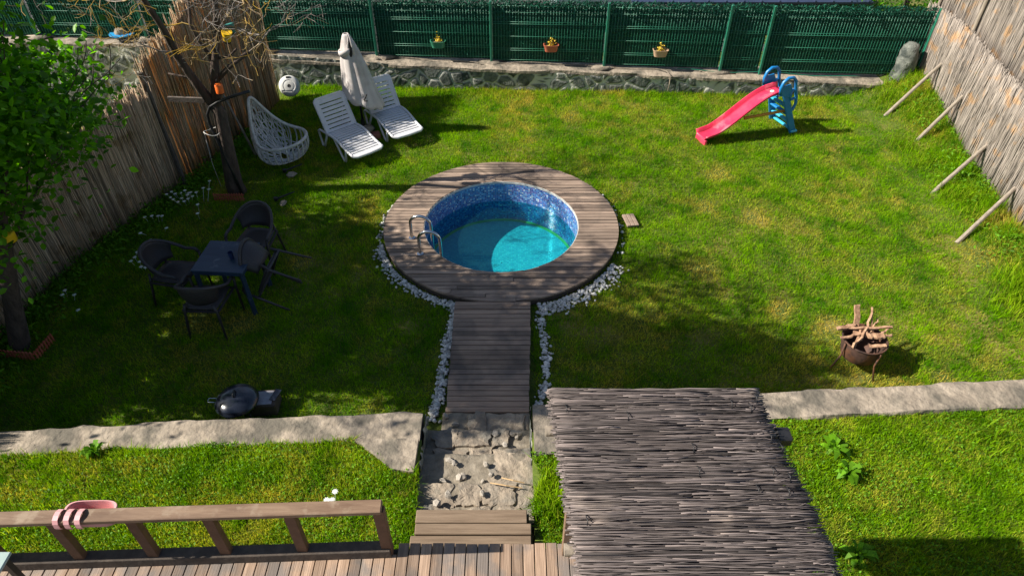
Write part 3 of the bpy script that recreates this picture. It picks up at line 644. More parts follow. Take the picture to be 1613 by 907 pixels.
# ------------------------------------------------------------------ green fence
FN = thing('green_fence', 'green welded wire fence filled with plastic hedge leaves on the stone wall', 'fence', (0, 13.45, .4))
fy = lambda x: float(wall_y(x))+.27-13.45
FT = 1.62-.4
def post(x, ang=0):
    z0 = float(wz(x))-.4-.02; mb = MB(); mb.box((x, fy(x)-.05, (z0+FT+.05)/2), (.05, .05, FT+.05-z0), bev=.006); mb.build('post', 'green_metal', FN)
for x_ in POSTX: post(x_)
for i in range(len(POSTX)-1):
    xa, xb = POSTX[i]+.03, POSTX[i+1]-.03
    if xb-xa < .2: continue
    ya, yb = fy(xa)-.02, fy(xb)-.02; zb = max(float(wz(xa)), float(wz(xb)))-.4+.04
    mb = MB(); zs = [zb+.03, zb+.22, zb+.26, zb+.5, zb+.74, zb+.78, FT-.16, FT-.04]; P0 = []; P1 = []; R_ = []
    n = int((xb-xa)/.055)
    for k in range(n+1):
        s_ = k/n; P0.append((xa+(xb-xa)*s_, ya+(yb-ya)*s_, zb)); P1.append((xa+(xb-xa)*s_, ya+(yb-ya)*s_, FT-.02)); R_.append(.0042)
    for z in zs:
        P0.append((xa, ya-.012, z)); P1.append((xb, yb-.012, z)); R_.append(.0032)
    V, Fi = sticks(P0, P1, np.array(R_), mids=0)
    arr_mesh('wire_panel', V, Fi, 'wire', parent=FN)
    mb = MB(); P_ = np.zeros((12, 9, 3))
    for a in range(12):
        for b in range(9):
            s_ = a/11; P_[a, b] = (xa+(xb-xa)*s_, ya+(yb-ya)*s_+.05+rnd.uniform(-.006, .006), zb-.03+(FT-zb)*(b/8))
    mb.sheet(P_, .006); mb.build('screen_net', 'green_screen', FN, smooth='all')
    N = int((xb-xa)*2600); s_ = RN.random(N); z = zb+(FT-zb)*RN.random(N)**.8; top = RN.random(N) < .22; z[top] = FT-np.abs(RN.normal(0, .07, top.sum()))+.05
    wv = .02*np.sin(s_*40)+.02*RN.normal(0, .4, N)
    yy = ya+(yb-ya)*s_+.034-.012*np.abs(RN.normal(0, 1, N)); yy[top] += RN.normal(0, .035, top.sum())
    # strips of needle-like plastic leaves: slim, mostly upright
    n_ = N; a = np.stack([RN.normal(.4, .7, n_), RN.normal(0, .35, n_), RN.normal(.6, .5, n_)], 1); a /= np.linalg.norm(a, axis=1, keepdims=True)
    b = np.cross(a, np.array([0, 1., 0])+RN.normal(0, .5, (n_, 3))); b /= np.linalg.norm(b, axis=1, keepdims=True); C_ = np.stack([xa+(xb-xa)*s_, yy, z+wv*.3], 1)
    l = RN.uniform(.02, .045, n_)[:, None]; V = np.zeros((n_, 4, 3)); V[:, 0] = C_-a*l; V[:, 1] = C_+b*l*.2; V[:, 2] = C_+a*l; V[:, 3] = C_-b*l*.2
    arr_mesh('hedge_leaves', V.reshape(-1, 3), np.arange(n_*4).reshape(-1, 4), 'green_leaf', parent=FN)
# cable lying along the wall top
pts = [(x, float(wall_y(x))+.2+.04*math.sin(x*1.7)+.02*math.sin(x*5), float(wz(x))+.03+.01*math.sin(x*3)) for x in np.linspace(-4.2, 2.9, 50)]
pts += [(3.05, float(wall_y(3.05))+.05, .44), (3.12, float(wall_y(3.1))-.06, .40), (3.12, float(wall_y(3.1))-.075, .2), (3.1, float(wall_y(3.1))-.08, .02)]
tag(MB().tube(pts, .009, 6).build('cable', 'concrete', smooth='all'), 'pale grey cable running along the stone wall top and down its face', 'cable')
pts = [(x, float(wall_y(x))+.22+.03*math.sin(x*2.7), float(wz(x))+.028+.015*math.sin(x*4)) for x in np.linspace(3.3, 6.9, 30)]
tag(MB().tube(pts, .009, 6).build('hose', 'green_metal', smooth='all'), 'thin green hose along the foot of the green fence', 'hose')

# ------------------------------------------------------------------ retaining walls, stone steps
def rw(name, label, far, near, zt, res, seed):
    return far
RL = thing('retaining_wall', 'long concrete topped retaining wall left of the stone steps', 'wall', (-3.5, 4.2, 0))
mb = MB(); o = np.array([-3.5, 4.2])
xa, xb = -9.5, -.92
rough_slab(mb, lambda s: np.array([xa+(xb-xa)*s, float(ret_far(xa+(xb-xa)*s))])-o, lambda s: np.array([xa+(xb-xa)*s, float(ret_far(xa+(xb-xa)*s))-.36])-o, lambda s: .49, -.1, .012, .022, 11)
mb.build('concrete_top', 'concrete', RL, smooth=True)
mb = MB(); P_ = [(-1.55, 4.08), (-1.14, 3.74), (-.93, 3.70), (-.921, 4.09)]; mb.slab([(p[0]-o[0], p[1]-o[1]) for p in P_][::1], -.1, .556)
mb.build('return_block', 'concrete', RL)
mb = MB(); stone_face(mb, (-.915+3.5, 3.80-4.2), (-.915+3.5, 4.46-4.2), lambda s: -.1, lambda s: .465, seed=51, cell=.16, depth=.035); mb.build('end_stonework', 'wallstone', RL, smooth='all')
RR = thing('retaining_wall', 'concrete topped retaining wall right of the stone steps, running under the reed roof', 'wall', (3.5, 4.4, 0))
o2 = np.array([3.5, 4.4]); mb = MB(); xa2, xb2 = .215, 9.5
rough_slab(mb, lambda s: np.array([xa2+(xb2-xa2)*s, float(ret_far(xa2+(xb2-xa2)*s))])-o2, lambda s: np.array([xa2+(xb2-xa2)*s, float(ret_far(xa2+(xb2-xa2)*s))-.36])-o2, lambda s: .50, -.1, .012, .022, 15)
mb.build('concrete_top', 'concrete', RR, smooth=True)
mb = MB(); mb.slab([(.22-o2[0], 3.9-o2[1]), (.43-o2[0], 3.93-o2[1]), (.46-o2[0], 4.21-o2[1]), (.217-o2[0], 4.21-o2[1])], -.1, .53); mb.build('return_block', 'concrete', RR)
mb = MB(); stone_face(mb, (.205-o2[0], 3.9-o2[1]), (.205-o2[0], 4.55-o2[1]), lambda s: -.1, lambda s: .48, seed=52, cell=.16, depth=.02, flip=True); mb.build('end_stonework', 'wallstone', RR, smooth='all')

ST = thing('stone_steps', 'rough stone and mortar steps between the retaining walls', 'steps', (-.35, 4., 0))
def slabstone(poly, z0, z1, seed):
    """a flat fieldstone with a rounded uneven top"""
    r = np.random.default_rng(seed); n = 26; c = np.mean(poly, axis=0); pts = []
    m_ = len(poly)
    for k in range(n):
        s_ = k/n*m_; i = int(s_); f = s_-i; p = np.array(poly[i])*(1-f)+np.array(poly[(i+1) % m_])*f
        pts.append(c+(p-c)*(1.0+.13*r.normal()*.6))
    pts = np.array(pts); rings = []
    tilt = r.normal(0, .02, 2)
    for sc_, dz in ((1.0, z0-z1), (1.0, -.012), (.975, -.002), (.7, .0), (.4, .0), (.1, .0)):
        q = c+(pts-c)*sc_; z = z1+dz+(fbm(q[:, 0]+seed, q[:, 1], 9, 4, seed)-.5)*.045*(dz > -.05)+(q-c)@tilt; rings.append(np.stack([q[:, 0], q[:, 1], z], 1))
    V = np.concatenate(rings); f = [(i*n+k, i*n+(k+1) % n, (i+1)*n+(k+1) % n, (i+1)*n+k) for i in range(5) for k in range(n)]; f.append(tuple(5*n+k for k in range(n)))
    return V, f
levels = [(4.40, 4.74, .13, [-.74, .16], 3), (4.02, 4.42, .25, [-.80, .20], 3), (3.62, 4.04, .37, [-.84, .22], 3), (3.22, 3.64, .47, [-.84, .22], 3)]
oS = np.array([-.35, 4.])
for li, (y0, y1, z, (xa, xb), n) in enumerate(levels):
    s_ = MB(); nx = 24; ny = 9; X, Y = np.meshgrid(np.linspace(xa-.12 if li else xa-.02, xb+.03, nx), np.linspace(y0, y1, ny), indexing='ij')
    Z = z-.012+(fbm(X, Y, 7, 4, 60+li)-.5)*.05; Xp = np.pad(X, 1, 'edge'); Yp = np.pad(Y, 1, 'edge'); Zp = np.pad(Z, 1, 'constant', constant_values=-.05)
    st = s_.grid(np.stack([Xp-oS[0], Yp-oS[1], Zp], -1)).build('step', 'joint', ST, smooth='all')
    rows = [(y0, y0+.17), (y0+.17, y1)] if li in (1, 3) else [(y0, y1)]
    for ri, (ya, yb) in enumerate(rows):
        x = xa; k = 0
        while x < xb-.04:
            wd_ = rnd.uniform(.16, .40); nx2 = min(x+wd_, xb); nx2 = xb if xb-nx2 < .1 else nx2
            if rnd.random() < .86:
                jj = lambda s_=1.: rnd.uniform(-.035, .035)*s_
                a, b = x+.010, nx2-.010
                poly = [(a+jj(), ya+.012+jj(.5)), ((a+b)/2+jj(), ya+.004+jj(.5)), (b+jj(.6), ya+.02+jj(.6)), (b+jj(), (ya+yb)/2), (b+jj(.6), yb-.02+jj(.8)), ((a+b)/2+jj(), yb-.008+jj(.8)), (a+jj(.6), yb-.02+jj(.8)), (a+jj(), (ya+yb)/2)]
                V, f = slabstone([(p-oS[0], q-oS[1]) for p, q in poly], z-.1, z+.01+rnd.uniform(-.015, .02), 200+li*20+ri*9+k); MB().add(V, f).build('tread_stone', 'stone', st)
            else:
                for _ in range(3):
                    V_ = blob(RN, rnd.uniform(.02, .05), .7); MB().add(V_+np.array([rnd.uniform(x, nx2)-oS[0], rnd.uniform(ya+.03, yb-.03)-oS[1], z+.01]), ICO).build('rubble_stone', 'chip', st)
            x = nx2; k += 1
for i, (u, v, z, r, lab) in enumerate([(688, 792, .5, .05, 'palest round stone lying at the grass edge of the steps'), (706, 778, .5, .045, 'pale loose stone second from the grass on the lowest sunlit stone step'), (715, 729, .38, .035, 'small grey stone lying in the shade on the steps'), (765, 731, .38, .04, 'upright pale stone chip at the middle of the steps'), (774, 747, .40, .035, 'flat pale stone chip just below the upright chip'), (760, 776, .5, .04, 'narrow grey stone between two slabs above the wooden step'), (796, 700, .27, .04, 'brown loose stone near the right side of the steps'), (781, 683, .26, .045, 'square pale stone block on the second stone step')]):
    p = G(u, v, z+.02); t_ = MB().add(blob(RN, r, .7), ICO).build('loose_stone', 'chip', smooth=False); t_.location = p; tag(t_, lab, 'stone', 'loose stones on the steps')
for (a, b, lab) in [((772, 760), (822, 768), 'longer dry stalk lying on the stone steps'), ((790, 752), (826, 760), 'shorter dry stalk near the right end of the stone steps')]:
    pa, pb = G(*a, .52), G(*b, .52); md = (pa+pb)/2+Vector((0, -.02, .03)); tag(MB().tube([pa, md, pb], .006, 5).build('dry_stalk', 'straw'), lab, 'stalk', 'dry stalks on the steps')

# ------------------------------------------------------------------ wooden step, house deck, railing
WS = thing('wooden_step', 'wide wooden step of three planks between stone steps and decking', 'step', (-.34, 3.06, .4))
for k, (ya, yb) in enumerate(((2.895, 2.99), (3.0, 3.1), (3.11, 3.235))):
    xo = rnd.uniform(-.015, .015)
    MB().box((xo, (ya+yb)/2-3.06, .265+rnd.uniform(-.004, .004)), (1.03-.03*k, yb-ya, .04), bev=.006).build('plank', 'step_wood', WS)
MB().box((0, .155, .06), (.98, .025, .32)).build('riser', 'fascia', WS)
MB().box((0, 0, -.0), (.95, .28, .2)).build('bearer', 'fascia', WS)
TD = thing('decking', 'brown timber decking boards in front of the camera', 'decking', (-3, 1, 0))
mb = MB(); x = -7.2
DKY = 2.855
while x < 1.92:
    end = (DKY if x > -1.02 else 2.75-.19+.22*(x+7)/6.03-.02)+rnd.uniform(-.006, .006)
    mb.box((x+.045+3, (end-1.2)/2-1, .785+rnd.uniform(-.002, .002)), (.086, end+1.2, .03), bev=.003); x += .0935
mb.build('boards', 'terrace', TD)
MB().box((.45+3, DKY-.05-1, .70), (2.9, .04, .13)).build('edge_beam', 'fascia', TD)
for x_ in (-6.8, -4.9, -3, -1.1, .6, 1.85):
    MB().box((x_+3, DKY-.12-1, .35), (.09, .09, .60)).build('support', 'fascia', TD)
MB().box((1.93+3, .82-1, .72), (.03, 3.9, .16)).build('side_board', 'step_wood', TD)

RAIL = thing('wooden_railing', 'brown wooden railing along the left edge of the decking', 'railing', (-3, 2.75, .8))
rail_z = .68; r0 = (-6.6, -.19); r1 = (-1.0+3, .03)
ry = lambda x: -.19+(.22)*(x+7)/(6.03)
MB().bar((-4.1, ry(-7.1)-.0, rail_z), (2.02, ry(-1), rail_z), .11, .045, bev=.006).build('top_rail', 'rail', RAIL)
MB().bar((-4.1, ry(-7.1)+.0, .05), (2.02, ry(-1), .05), .10, .11, bev=.006).build('bottom_rail', 'fascia', RAIL)
for x_ in (-7, -6.4, -5.83, -5.2, -4.62, -4.05, -3.44, -2.86, -2.29, -1.68, -1.01):
    MB().box((x_+3, ry(x_-.0)+0.002, (rail_z-.022+.0)/2), (.085, .06, rail_z-.03), bev=.004).build('post', 'railpost', RAIL)

# ------------------------------------------------------------------ reed roofed pergola
RZ = 2.75
PG = thing('pergola', 'small pergola roofed with dark grey twig matting beside the decking', 'pergola', (1.0, 2.2, .8))
def rx(y): t = (2.82-y)/(2.82-1.63); return .236+.104*t, 1.55+.11*t
P0 = []; P1 = []; R_ = []
for layer in range(7):
    y = .7
    while y < 2.83:
        lo, hi = rx(y); a = lo+RN.normal(0, .014)-(.02 if rnd.random() < .1 else 0)
        first = True
        while a < hi-.05:
            L = rnd.uniform(.25, 1.1); b = min(a+L, hi+RN.normal(0, .016)-.01+.012*math.sin(y*7)); jy = RN.normal(0, .006); sl = RN.normal(0, .010)
            P0.append((a-1., y+jy-2.2, RZ-.8+layer*.006+RN.normal(0, .006))); P1.append((b-1., y+jy+sl-2.2, RZ-.8+layer*.006+RN.normal(0, .004))); R_.append(rnd.uniform(.0022, .0056)*(1 if layer < 5 else .75)); a = b-rnd.uniform(.0, .1) if b < hi-.05 else b+1
        y += rnd.uniform(.0065, .0115)
V, Fi = sticks(P0, P1, np.array(R_), n=5 if False else 4, mids=4, wob=.0026, taper=.65)
arr_mesh('twig_roof', V, Fi, 'twig_roof', parent=PG)
MB().box((-.07, -.48, RZ-.8-.012), (1.18, 2.1, .008)).build('roof_lining', 'lining', PG)
for y in (2.57, 1.8, 1.0):
    MB().tube([(rx(y)[0]-.05-1, y-2.2, RZ-.86), (rx(y)[1]+.04-1, y-2.2+.01, RZ-.86)], .035, 10).build('cross_beam', 'pole', PG, smooth=True)
for x_ in (.44, 1.42): MB().box((x_-1, 1.75-2.2, RZ-.93), (.06, 2.2, .08), bev=.004).build('side_beam', 'rail', PG)
for (x_, y_) in ((.44, 2.78), (1.42, 2.78), (.44, .8), (1.42, .8)):
    MB().box((x_-1, y_-2.2, (RZ-.97-.8)/2+.0), (.07, .07, RZ-.97-.8), bev=.005).build('post', 'rail', PG)
for k in range(26):
    y = rnd.uniform(1.0, 2.75); lo, hi = rx(y); x_ = (hi-rnd.uniform(.02, .14)) if k % 2 else rnd.choice([lo+.08, .7, 1.05, 1.35])
    MB().tube([(x_-1, y-2.2-.035, RZ-.8+.03), (x_-1+.004, y-2.2-.01, RZ-.8+.056), (x_-1-.003, y-2.2+.02, RZ-.8+.056), (x_-1, y-2.2+.04, RZ-.8+.03)], .0028, 5).build('binding_wire', 'dark', PG, smooth='all')
t = thing('floodlight', 'small black floodlight under the right edge of the twig roof', 'light', (1.64, 2.52, RZ-.05))
MB().box((0, 0, 0), (.09, .10, .07), bev=.01).build('housing', 'dark', t); MB().box((-.03, 0, -.045), (.06, .03, .03)).build('bracket', 'dark', t)

# ------------------------------------------------------------------ reed fences
def backing(parent, pts, zb, zt, m):  # added sheet behind the reeds, keeps sun from leaking through their gaps
    P_ = np.zeros((len(pts), 8, 3))
    for i, (a, b, t_) in enumerate(pts):
        for j in range(8): P_[i, j] = (a, b, zb+(t_-zb)*j/7)
    MB().sheet(P_, .006).build('sun_block_backing', m, parent, smooth='all')
def reed_fence(mb_parent, path, zb, zt, m, rad=.007, step=.0085, layers=2, lean=.02, name='reed_mat', topj=.05, off=0., mids=2, wob=.006, ragged=None, rj=1.):
    path = [np.array(p, float) for p in path]; P0 = []; P1 = []; R_ = []
    L = 0
    for i in range(len(path)-1):
        p, q = path[i], path[i+1]; d = q-p; l = np.linalg.norm(d); d = d/l; nn = np.array([d[1], -d[0]]); n = int(l/step)
        for lay in range(layers):
            s_ = RN.random(n)*l; c = p[None]+d[None]*s_[:, None]+nn[None]*(off+lay*.008+RN.normal(0, .004, n))[:, None]
            tot = L+s_; z0 = zb(c[:, 1]); z1 = zt(c[:, 1])+RN.normal(0, topj, n)-np.abs(RN.normal(0, topj, n))
            lx = RN.normal(0, lean, n)*(z1-z0)
            P0.append(np.stack([c[:, 0], c[:, 1], z0], 1)); P1.append(np.stack([c[:, 0]+d[0]*lx+RN.normal(0, .006, n), c[:, 1]+d[1]*lx, z1], 1)); R_.append(rad*RN.uniform(.6, 1.15, n))
        L += l
    V, Fi = sticks(np.concatenate(P0), np.concatenate(P1), np.concatenate(R_), mids=mids, wob=wob, taper=.7)
    return arr_mesh(name, V, Fi, m, parent=mb_parent)
lx = lambda y: float(xl_fence(y))
RF1 = thing('reed_fence', 'grey weathered reed fence along the left side behind the dining set', 'fence', (0, 0, 0))
reed_fence(RF1, [(lx(y), y) for y in (3.2, 5, 6.4, 7.5, 8.66, 9.52)], lambda y: y*0-.02, lambda y: np.interp(y, [3, 6.4, 8, 9.0, 9.6], [1.6, 1.55, 1.7, 1.78, 1.72])+.03*np.sin(y*5), 'reed_grey', layers=3, step=.0095, lean=.03, off=.01)
backing(RF1, [(lx(y)-.012, y, float(np.interp(y, [3, 6.4, 8, 9.0, 9.6], [1.6, 1.55, 1.7, 1.78, 1.72]))-.14) for y in np.linspace(3.2, 9.5, 20)], 0, 0, 'reed_grey')
for y in (3.4, 5.2, 6.9, 8.5): MB().tube([(lx(y)-.09, y, 0), (lx(y)-.09, y, 1.5)], .035, 8).build('post', 'pole', RF1, smooth=True)
for z in (.45, 1.2):
    mb = MB(); mb.tube([(lx(y)-.045, y, z) for y in (3.2, 5, 6.4, 7.5, 8.66, 9.5)], .016, 6); mb.build('rail', 'pole', RF1, smooth=True)
RF2 = thing('reed_fence', 'tall golden brown reed fence in the far left corner beyond the bare tree', 'fence', (0, 0, 0))
reed_fence(RF2, [(lx(9.56)-.02, 9.53), (lx(10.6), 10.6), (lx(11.75), 11.75), (-4.6, 12.62)], lambda y: y*0-.05, lambda y: np.interp(y, [9.5, 9.9, 10.4, 10.5, 11.2, 12.6], [2.12, 2.25, 2.34, 2.5, 2.72, 2.85])+.03*np.sin(y*9), 'reed_gold', layers=2, step=.010, lean=.035, off=.0)
backing(RF2, [(lx(y)-.035, y, float(np.interp(y, [9.5, 9.9, 10.4, 10.5, 11.2, 12.6], [2.12, 2.25, 2.34, 2.5, 2.72, 2.85]))-.16) for y in np.linspace(9.56, 12.6, 14)], 0, 0, 'reed_gold')
MB().box((lx(9.56)+.02, 9.5, .95), (.05, .05, 1.95), (0, -.03, 0)).build('post', 'old_wood', RF2)
for y in (10.6, 11.9): MB().tube([(lx(y)-.07, y, 0), (lx(y)-.07, y, 2.3)], .035, 8).build('post', 'pole', RF2, smooth=True)
RF3 = thing('reed_fence', 'tall pale grey reed fence along the right side of the lawn', 'fence', (0, 0, 0))
rp = [(float(xr_fence(y)), y) for y in (4.4, 6, 7.9, 9, 10.6, 12, 13.3)]
reed_fence(RF3, [(a+.0, b) for a, b in rp], lambda y: y*0-.05, lambda y: 1.66+.05*np.sin(y*1.7)+y*0, 'reed_pale', rad=.0075, layers=3, step=.0095, lean=.06, off=-.02, name='lower_reed_mat', topj=.02)
reed_fence(RF3, [(a+.10, b) for a, b in rp], lambda y: y*0+1.3, lambda y: 3.6+y*0, 'reed_pale', rad=.0075, layers=3, step=.0095, lean=.06, off=0, name='upper_reed_mat', mids=3)
for y in (5.5, 7.6, 9.7, 11.75, 13.2):
    a = float(xr_fence(y)); MB().tube([(a+.05, y, 0), (a+.055, y+.02, 3.7)], .03, 8).build('post', 'pole', RF3, smooth=True)
BR = [((1391, 117), 13.17, .99, .35, 'farthest wooden prop against the right reed fence, in the corner'), ((1397, 180), 12.14, .86, .12, 'second farthest wooden prop leaning on the right reed fence'), ((1443, 223), 11.07, .74, .08, 'middle one of the five wooden props on the right reed fence'), ((1470, 303), 9.8, .50, .03, 'second nearest wooden prop leaning on the right reed fence'), ((1510, 380), 8.67, .42, .02, 'nearest wooden prop leaning on the right reed fence')]
for (uv, y, z, zb, lab) in BR:
    p = G(*uv, zb); q = Vector((float(xr_fence(y))-.06, y, z+.04)); d = (q-p).normalized()
    t = thing('wooden_prop', lab, 'prop', p, 0, 'wooden props along the right fence')
    MB().tube([-d*.06, (q-p)*.5+Vector((0, 0, .008)), (q-p)+d*.05], [.034, .031, .028], 9).build('pole', 'pole', t, smooth=True)
    MB().tube([(q-p)+Vector((.02, .04, .03)), Vector((q.x-p.x+.03, q.y-p.y+.05, -.05))], .016, 6).build('thin_upright', 'old_wood', t, smooth=True)  # thin dark upright from the prop's top down to the ground

# ------------------------------------------------------------------ beyond the fence
tag(MB().box((0, 24.5, -.03), (60, 19, .09)).build('yard', 'asphalt'), 'grey paved yard beyond the green fence', 'paving', kind='structure')
t = thing('lean_to_roof', 'dark navy lean-to roof beyond the green fence', 'roof', (5.4, 16.8, 0))
MB().box((0, 0, .95), (5.4, 2.2, .05), (.12, 0, 0)).build('roof_sheet', 'navy', t)
for sx in (-2.5, 2.5):
    for sy in (-.9, .9): MB().box((sx, sy, .42), (.08, .08, .9)).build('post', 'dark', t)
for k in range(14): MB().box((-2.6+k*.4, 0, .985), (.03, 2.2, .02), (.12, 0, 0)).build('rib', 'navy', t)
t = thing('parked_trailer', 'pale grey blue covered trailer beyond the green fence', 'trailer', (1.9, 16.9, 0))
MB().box((0, 0, .62), (1.9, 1.6, .62), bev=.08).build('cover', 'greyblue', t)
for sx in (-.7, .7):
    MB().lathe([(.001, -.06), (.2, -.06), (.22, -.03), (.22, .03), (.2, .06), (.001, .06)], (sx, -.84, .24), 16, Euler((math.pi/2, 0, 0)).to_matrix()).build('wheel', 'dark', t, smooth=True)


# ------------------------------------------------------------------ sun loungers
def lounger(label, foot_l, rear_l, width_side):
    """foot_l, rear_l: ground points of the near side front and rear feet"""
    d = (foot_l-rear_l); d.z = 0; rz = math.atan2(d.y, d.x)
    t = thing('sun_lounger', label, 'sun lounger', (0,0,0), rz, 'white sun loungers by the parasol')
    W_ = .285
    # local frame: head end x=0 (rear foot x=.28), front foot x=1.06, width towards +y (away from near side)
    R = Matrix.Rotation(rz, 3, 'Z'); loc = rear_l-R @ Vector((.34, -W_, 0)); loc.z = float(lawn_z(loc.x, loc.y)); t.location = loc
    prof = lambda s: (.58+s*.82, .31+.028*math.sin(s*5.2+.2)-.06*s*s)
    mb = MB(); P_ = np.zeros((25, 2, 3))
    n = 13
    for k in range(n):
        a, b = k/n+.008, (k+1)/n-.012; pa, pb = prof(a), prof(b)
        mb.bar((pa[0], 0, pa[1]), (pb[0], 0, pb[1]), W_*2-.06, .016, bev=.004)
    mb.build('seat', 'white_plastic', t)
    for sy in (-1, 1):
        mb = MB(); pts = [(*prof(s),) for s in np.linspace(-.03, 1.0, 16)]; mb.tube([(x, sy*W_, z) for x, z in pts], .024, 8)
        mb.build('side_rail', 'white_plastic', t, smooth='all')
        MB().tube([(1.18, sy*W_, .28), (1.13, sy*(W_+.01), .02), (1.09, sy*(W_+.01), .012), (.82, sy*W_, .31)], .019, 7).build('leg', 'white_plastic', t, smooth='all')
        MB().tube([(.58, sy*W_, .31), (.42, sy*(W_+.01), .02), (.36, sy*(W_+.01), .015), (.26, sy*W_, .27), (.32, sy*W_, .30), (.58, sy*W_, .32)], .019, 7).build('leg', 'white_plastic', t, smooth='all')
    mb = MB(); x1, z1 = prof(1.0); mb.tube([(x1, -W_, z1), (x1+.05, -W_*.8, z1-.005), (x1+.065, 0, z1-.005), (x1+.05, W_*.8, z1-.005), (x1, W_, z1)], .024, 8); mb.box((x1+.01, 0, z1-.0), (.08, W_*1.8, .018)); mb.build('foot_end', 'white_plastic', t, smooth=True)
    # backrest: a panel with six slots
    h = Vector((.58, 0, .325)); u = Vector((-.30, 0, .50)).normalized(); L = .58; mb = MB()
    ed = [0, .06, .13, .20, .27, .34, .41, .48, L]
    for i in range(len(ed)-1):
        a, b = ed[i]+(.008 if i else 0), ed[i+1]-.008*(i < len(ed)-2); p = h+u*a; q = h+u*b; mb.bar(p, q, W_*2-.14, .018)
    for sy in (-1, 1): mb.bar(h+Vector((0, sy*(W_-.035), 0)), h+u*L+Vector((0, sy*(W_-.035), 0)), .07, .022)
    mb.tube([h+u*.0+Vector((0, -W_, 0)), h+u*(L-.03)+Vector((0, -W_, 0)), h+u*(L+.005)+Vector((0, -W_+.04, 0)), h+u*(L+.005)+Vector((0, W_-.04, 0)), h+u*(L-.03)+Vector((0, W_, 0)), h+Vector((0, W_, 0))], .02, 7)
    mb.build('backrest', 'white_plastic', t, smooth=True)
    MB().tube([h+u*.4+Vector((0, .2, 0)), (.26, .2, .28), (.26, -.2, .28), h+u*.4+Vector((0, -.2, 0))], .012, 6).build('support', 'white_plastic', t, smooth='all')
    return t
lounger('left white plastic sun lounger with raised slatted back', G(546, 257), G(510, 230), 1)
lounger('right white plastic sun lounger half behind the folded parasol', G(613, 227), G(580, 198), 1)

# ------------------------------------------------------------------ parasol
b = G(574, 207); b.z = 0
t = thing('parasol', 'folded cream canvas parasol standing between the two sun loungers', 'parasol', b, 0)
MB().tube([(0, 0, .0), (.0, 0, .9), (.0, 0.0, 1.74)], .02, 10).build('pole', 'dark', t, smooth='all')
MB().lathe([(.001, .0), (.2, 0), (.2, .05), (.05, .07), (.03, .25), (.001, .25)], n=20).build('base', 'dark', t, smooth=True)
NA = 96; prof = [(.03, 1.80), (.05, 1.76), (.08, 1.66), (.12, 1.5), (.155, 1.3), (.19, 1.05), (.225, .8), (.25, .72), (.262, .66), (.258, .60)]
P_ = np.zeros((len(prof), NA+1, 3))
for i, (r, z) in enumerate(prof):
    for k in range(NA+1):
        a = 2*math.pi*(k % NA)/NA; f = 1+(.13*abs(math.sin(a*4+.35*math.sin(a)+.3*i/9))-.05+.02*math.sin(a*11+i*.4))*min(1, i/3)
        rx_ = r*f*1.28; ry_ = r*f*.9; sk = .0+.11*(1.8-z)
        zz = z+(.12*math.cos(a-math.pi)*(i/9)**1.5)+.012*math.sin(a*9+i)*(i > 5)
        P_[i, k] = (rx_*math.cos(a)+sk-.06, ry_*math.sin(a), zz)
MB().sheet(P_, .006).build('canopy', 'canvas', t, smooth='all')
P_ = np.zeros((5, 33, 3))                            # the slack collar at the left shoulder and the open peak
for i, (r, z) in enumerate([(.085, 1.47), (.095, 1.52), (.09, 1.57), (.07, 1.56), (.06, 1.50)]):
    for k in range(33):
        a = 2*math.pi*k/32; P_[i, k] = (-.10+r*1.25*math.cos(a), -.06+r*math.sin(a), z+.03*math.cos(a))
MB().sheet(P_, .005).build('vent_flap', 'canvas', t, smooth='all')
MB().tube([(-.05, -.09, 1.42), (-.03, -.10, 1.62), (.0, -.06, 1.80), (.04, -.09, 1.62), (.05, -.10, 1.44)], .02, 8).build('peak_loop', 'canvas', t, smooth='all')
MB().lathe([(.001, 1.45), (.05, 1.45), (.045, 1.60), (.02, 1.68), (.001, 1.68)], (.005, -.075, 0), 12).build('peak_hole_shade', 'hole_and_strap', t, smooth=True)  # dark form standing in for the shade inside the open peak
MB().tube([(.14, -.26, .74), (.17, -.27, .78), (.20, -.25, .84)], .012, 6).tube([(.14, -.26, .72), (.20, -.26, .72)], .01, 6).build('tie_strap', 'hole_and_strap', t, smooth='all')
mk = [((552, 196), .19, 'rust', 'grey-brown flat stone weighing the parasol base, behind its pole', 'stone'), ((580, 214), .15, 'stone', 'pale flat stone lying on the red brick by the parasol base', 'stone')]
for (uv, r, m_, lab, ct) in mk:
    p = G(*uv, .03 if ct else 0); o = MB().add(blob(RN, r, .42)+np.array([0, 0, r*.22]), ICO).build('base_stone', 'stone'); o.location = p+Vector((0, 0, .10 if 'brick' in lab else 0.02)); tag(o, lab, 'stone', 'stones on the parasol base')
p = G(588, 219, 0); o = MB().box((0, 0, .055), (.26, .15, .11), (0, 0, .35), bev=.008).build('brick', 'brick'); o.location = p; tag(o, 'red brick lying by the parasol base', 'brick')
# round plastic disc against the wall
t = thing('parasol_weight', 'round dirty white plastic parasol weight leaning on edge by the stone wall', 'weight', (-4.38, 12.72, .24), 0)
R = Euler((math.radians(62), 0, math.radians(8))).to_matrix()
MB().lathe([(.02, .03), (.02, .045), (.10, .05), (.11, .045), (.12, .052), (.175, .045), (.20, .02), (.205, -.02), (.19, -.045), (.001, -.045)], n=32, R=R).build('disc', 'white_disc', t, smooth=True)
MB().lathe([(.021, .02), (.021, .047), (.03, .05), (.034, .046)], n=16, R=R).build('socket', 'dark', t, smooth=True)
c = R @ Vector((0, .165, .045)); MB().box(c, (.08, .03, .02), R).build('grip_slot', 'dark', t)

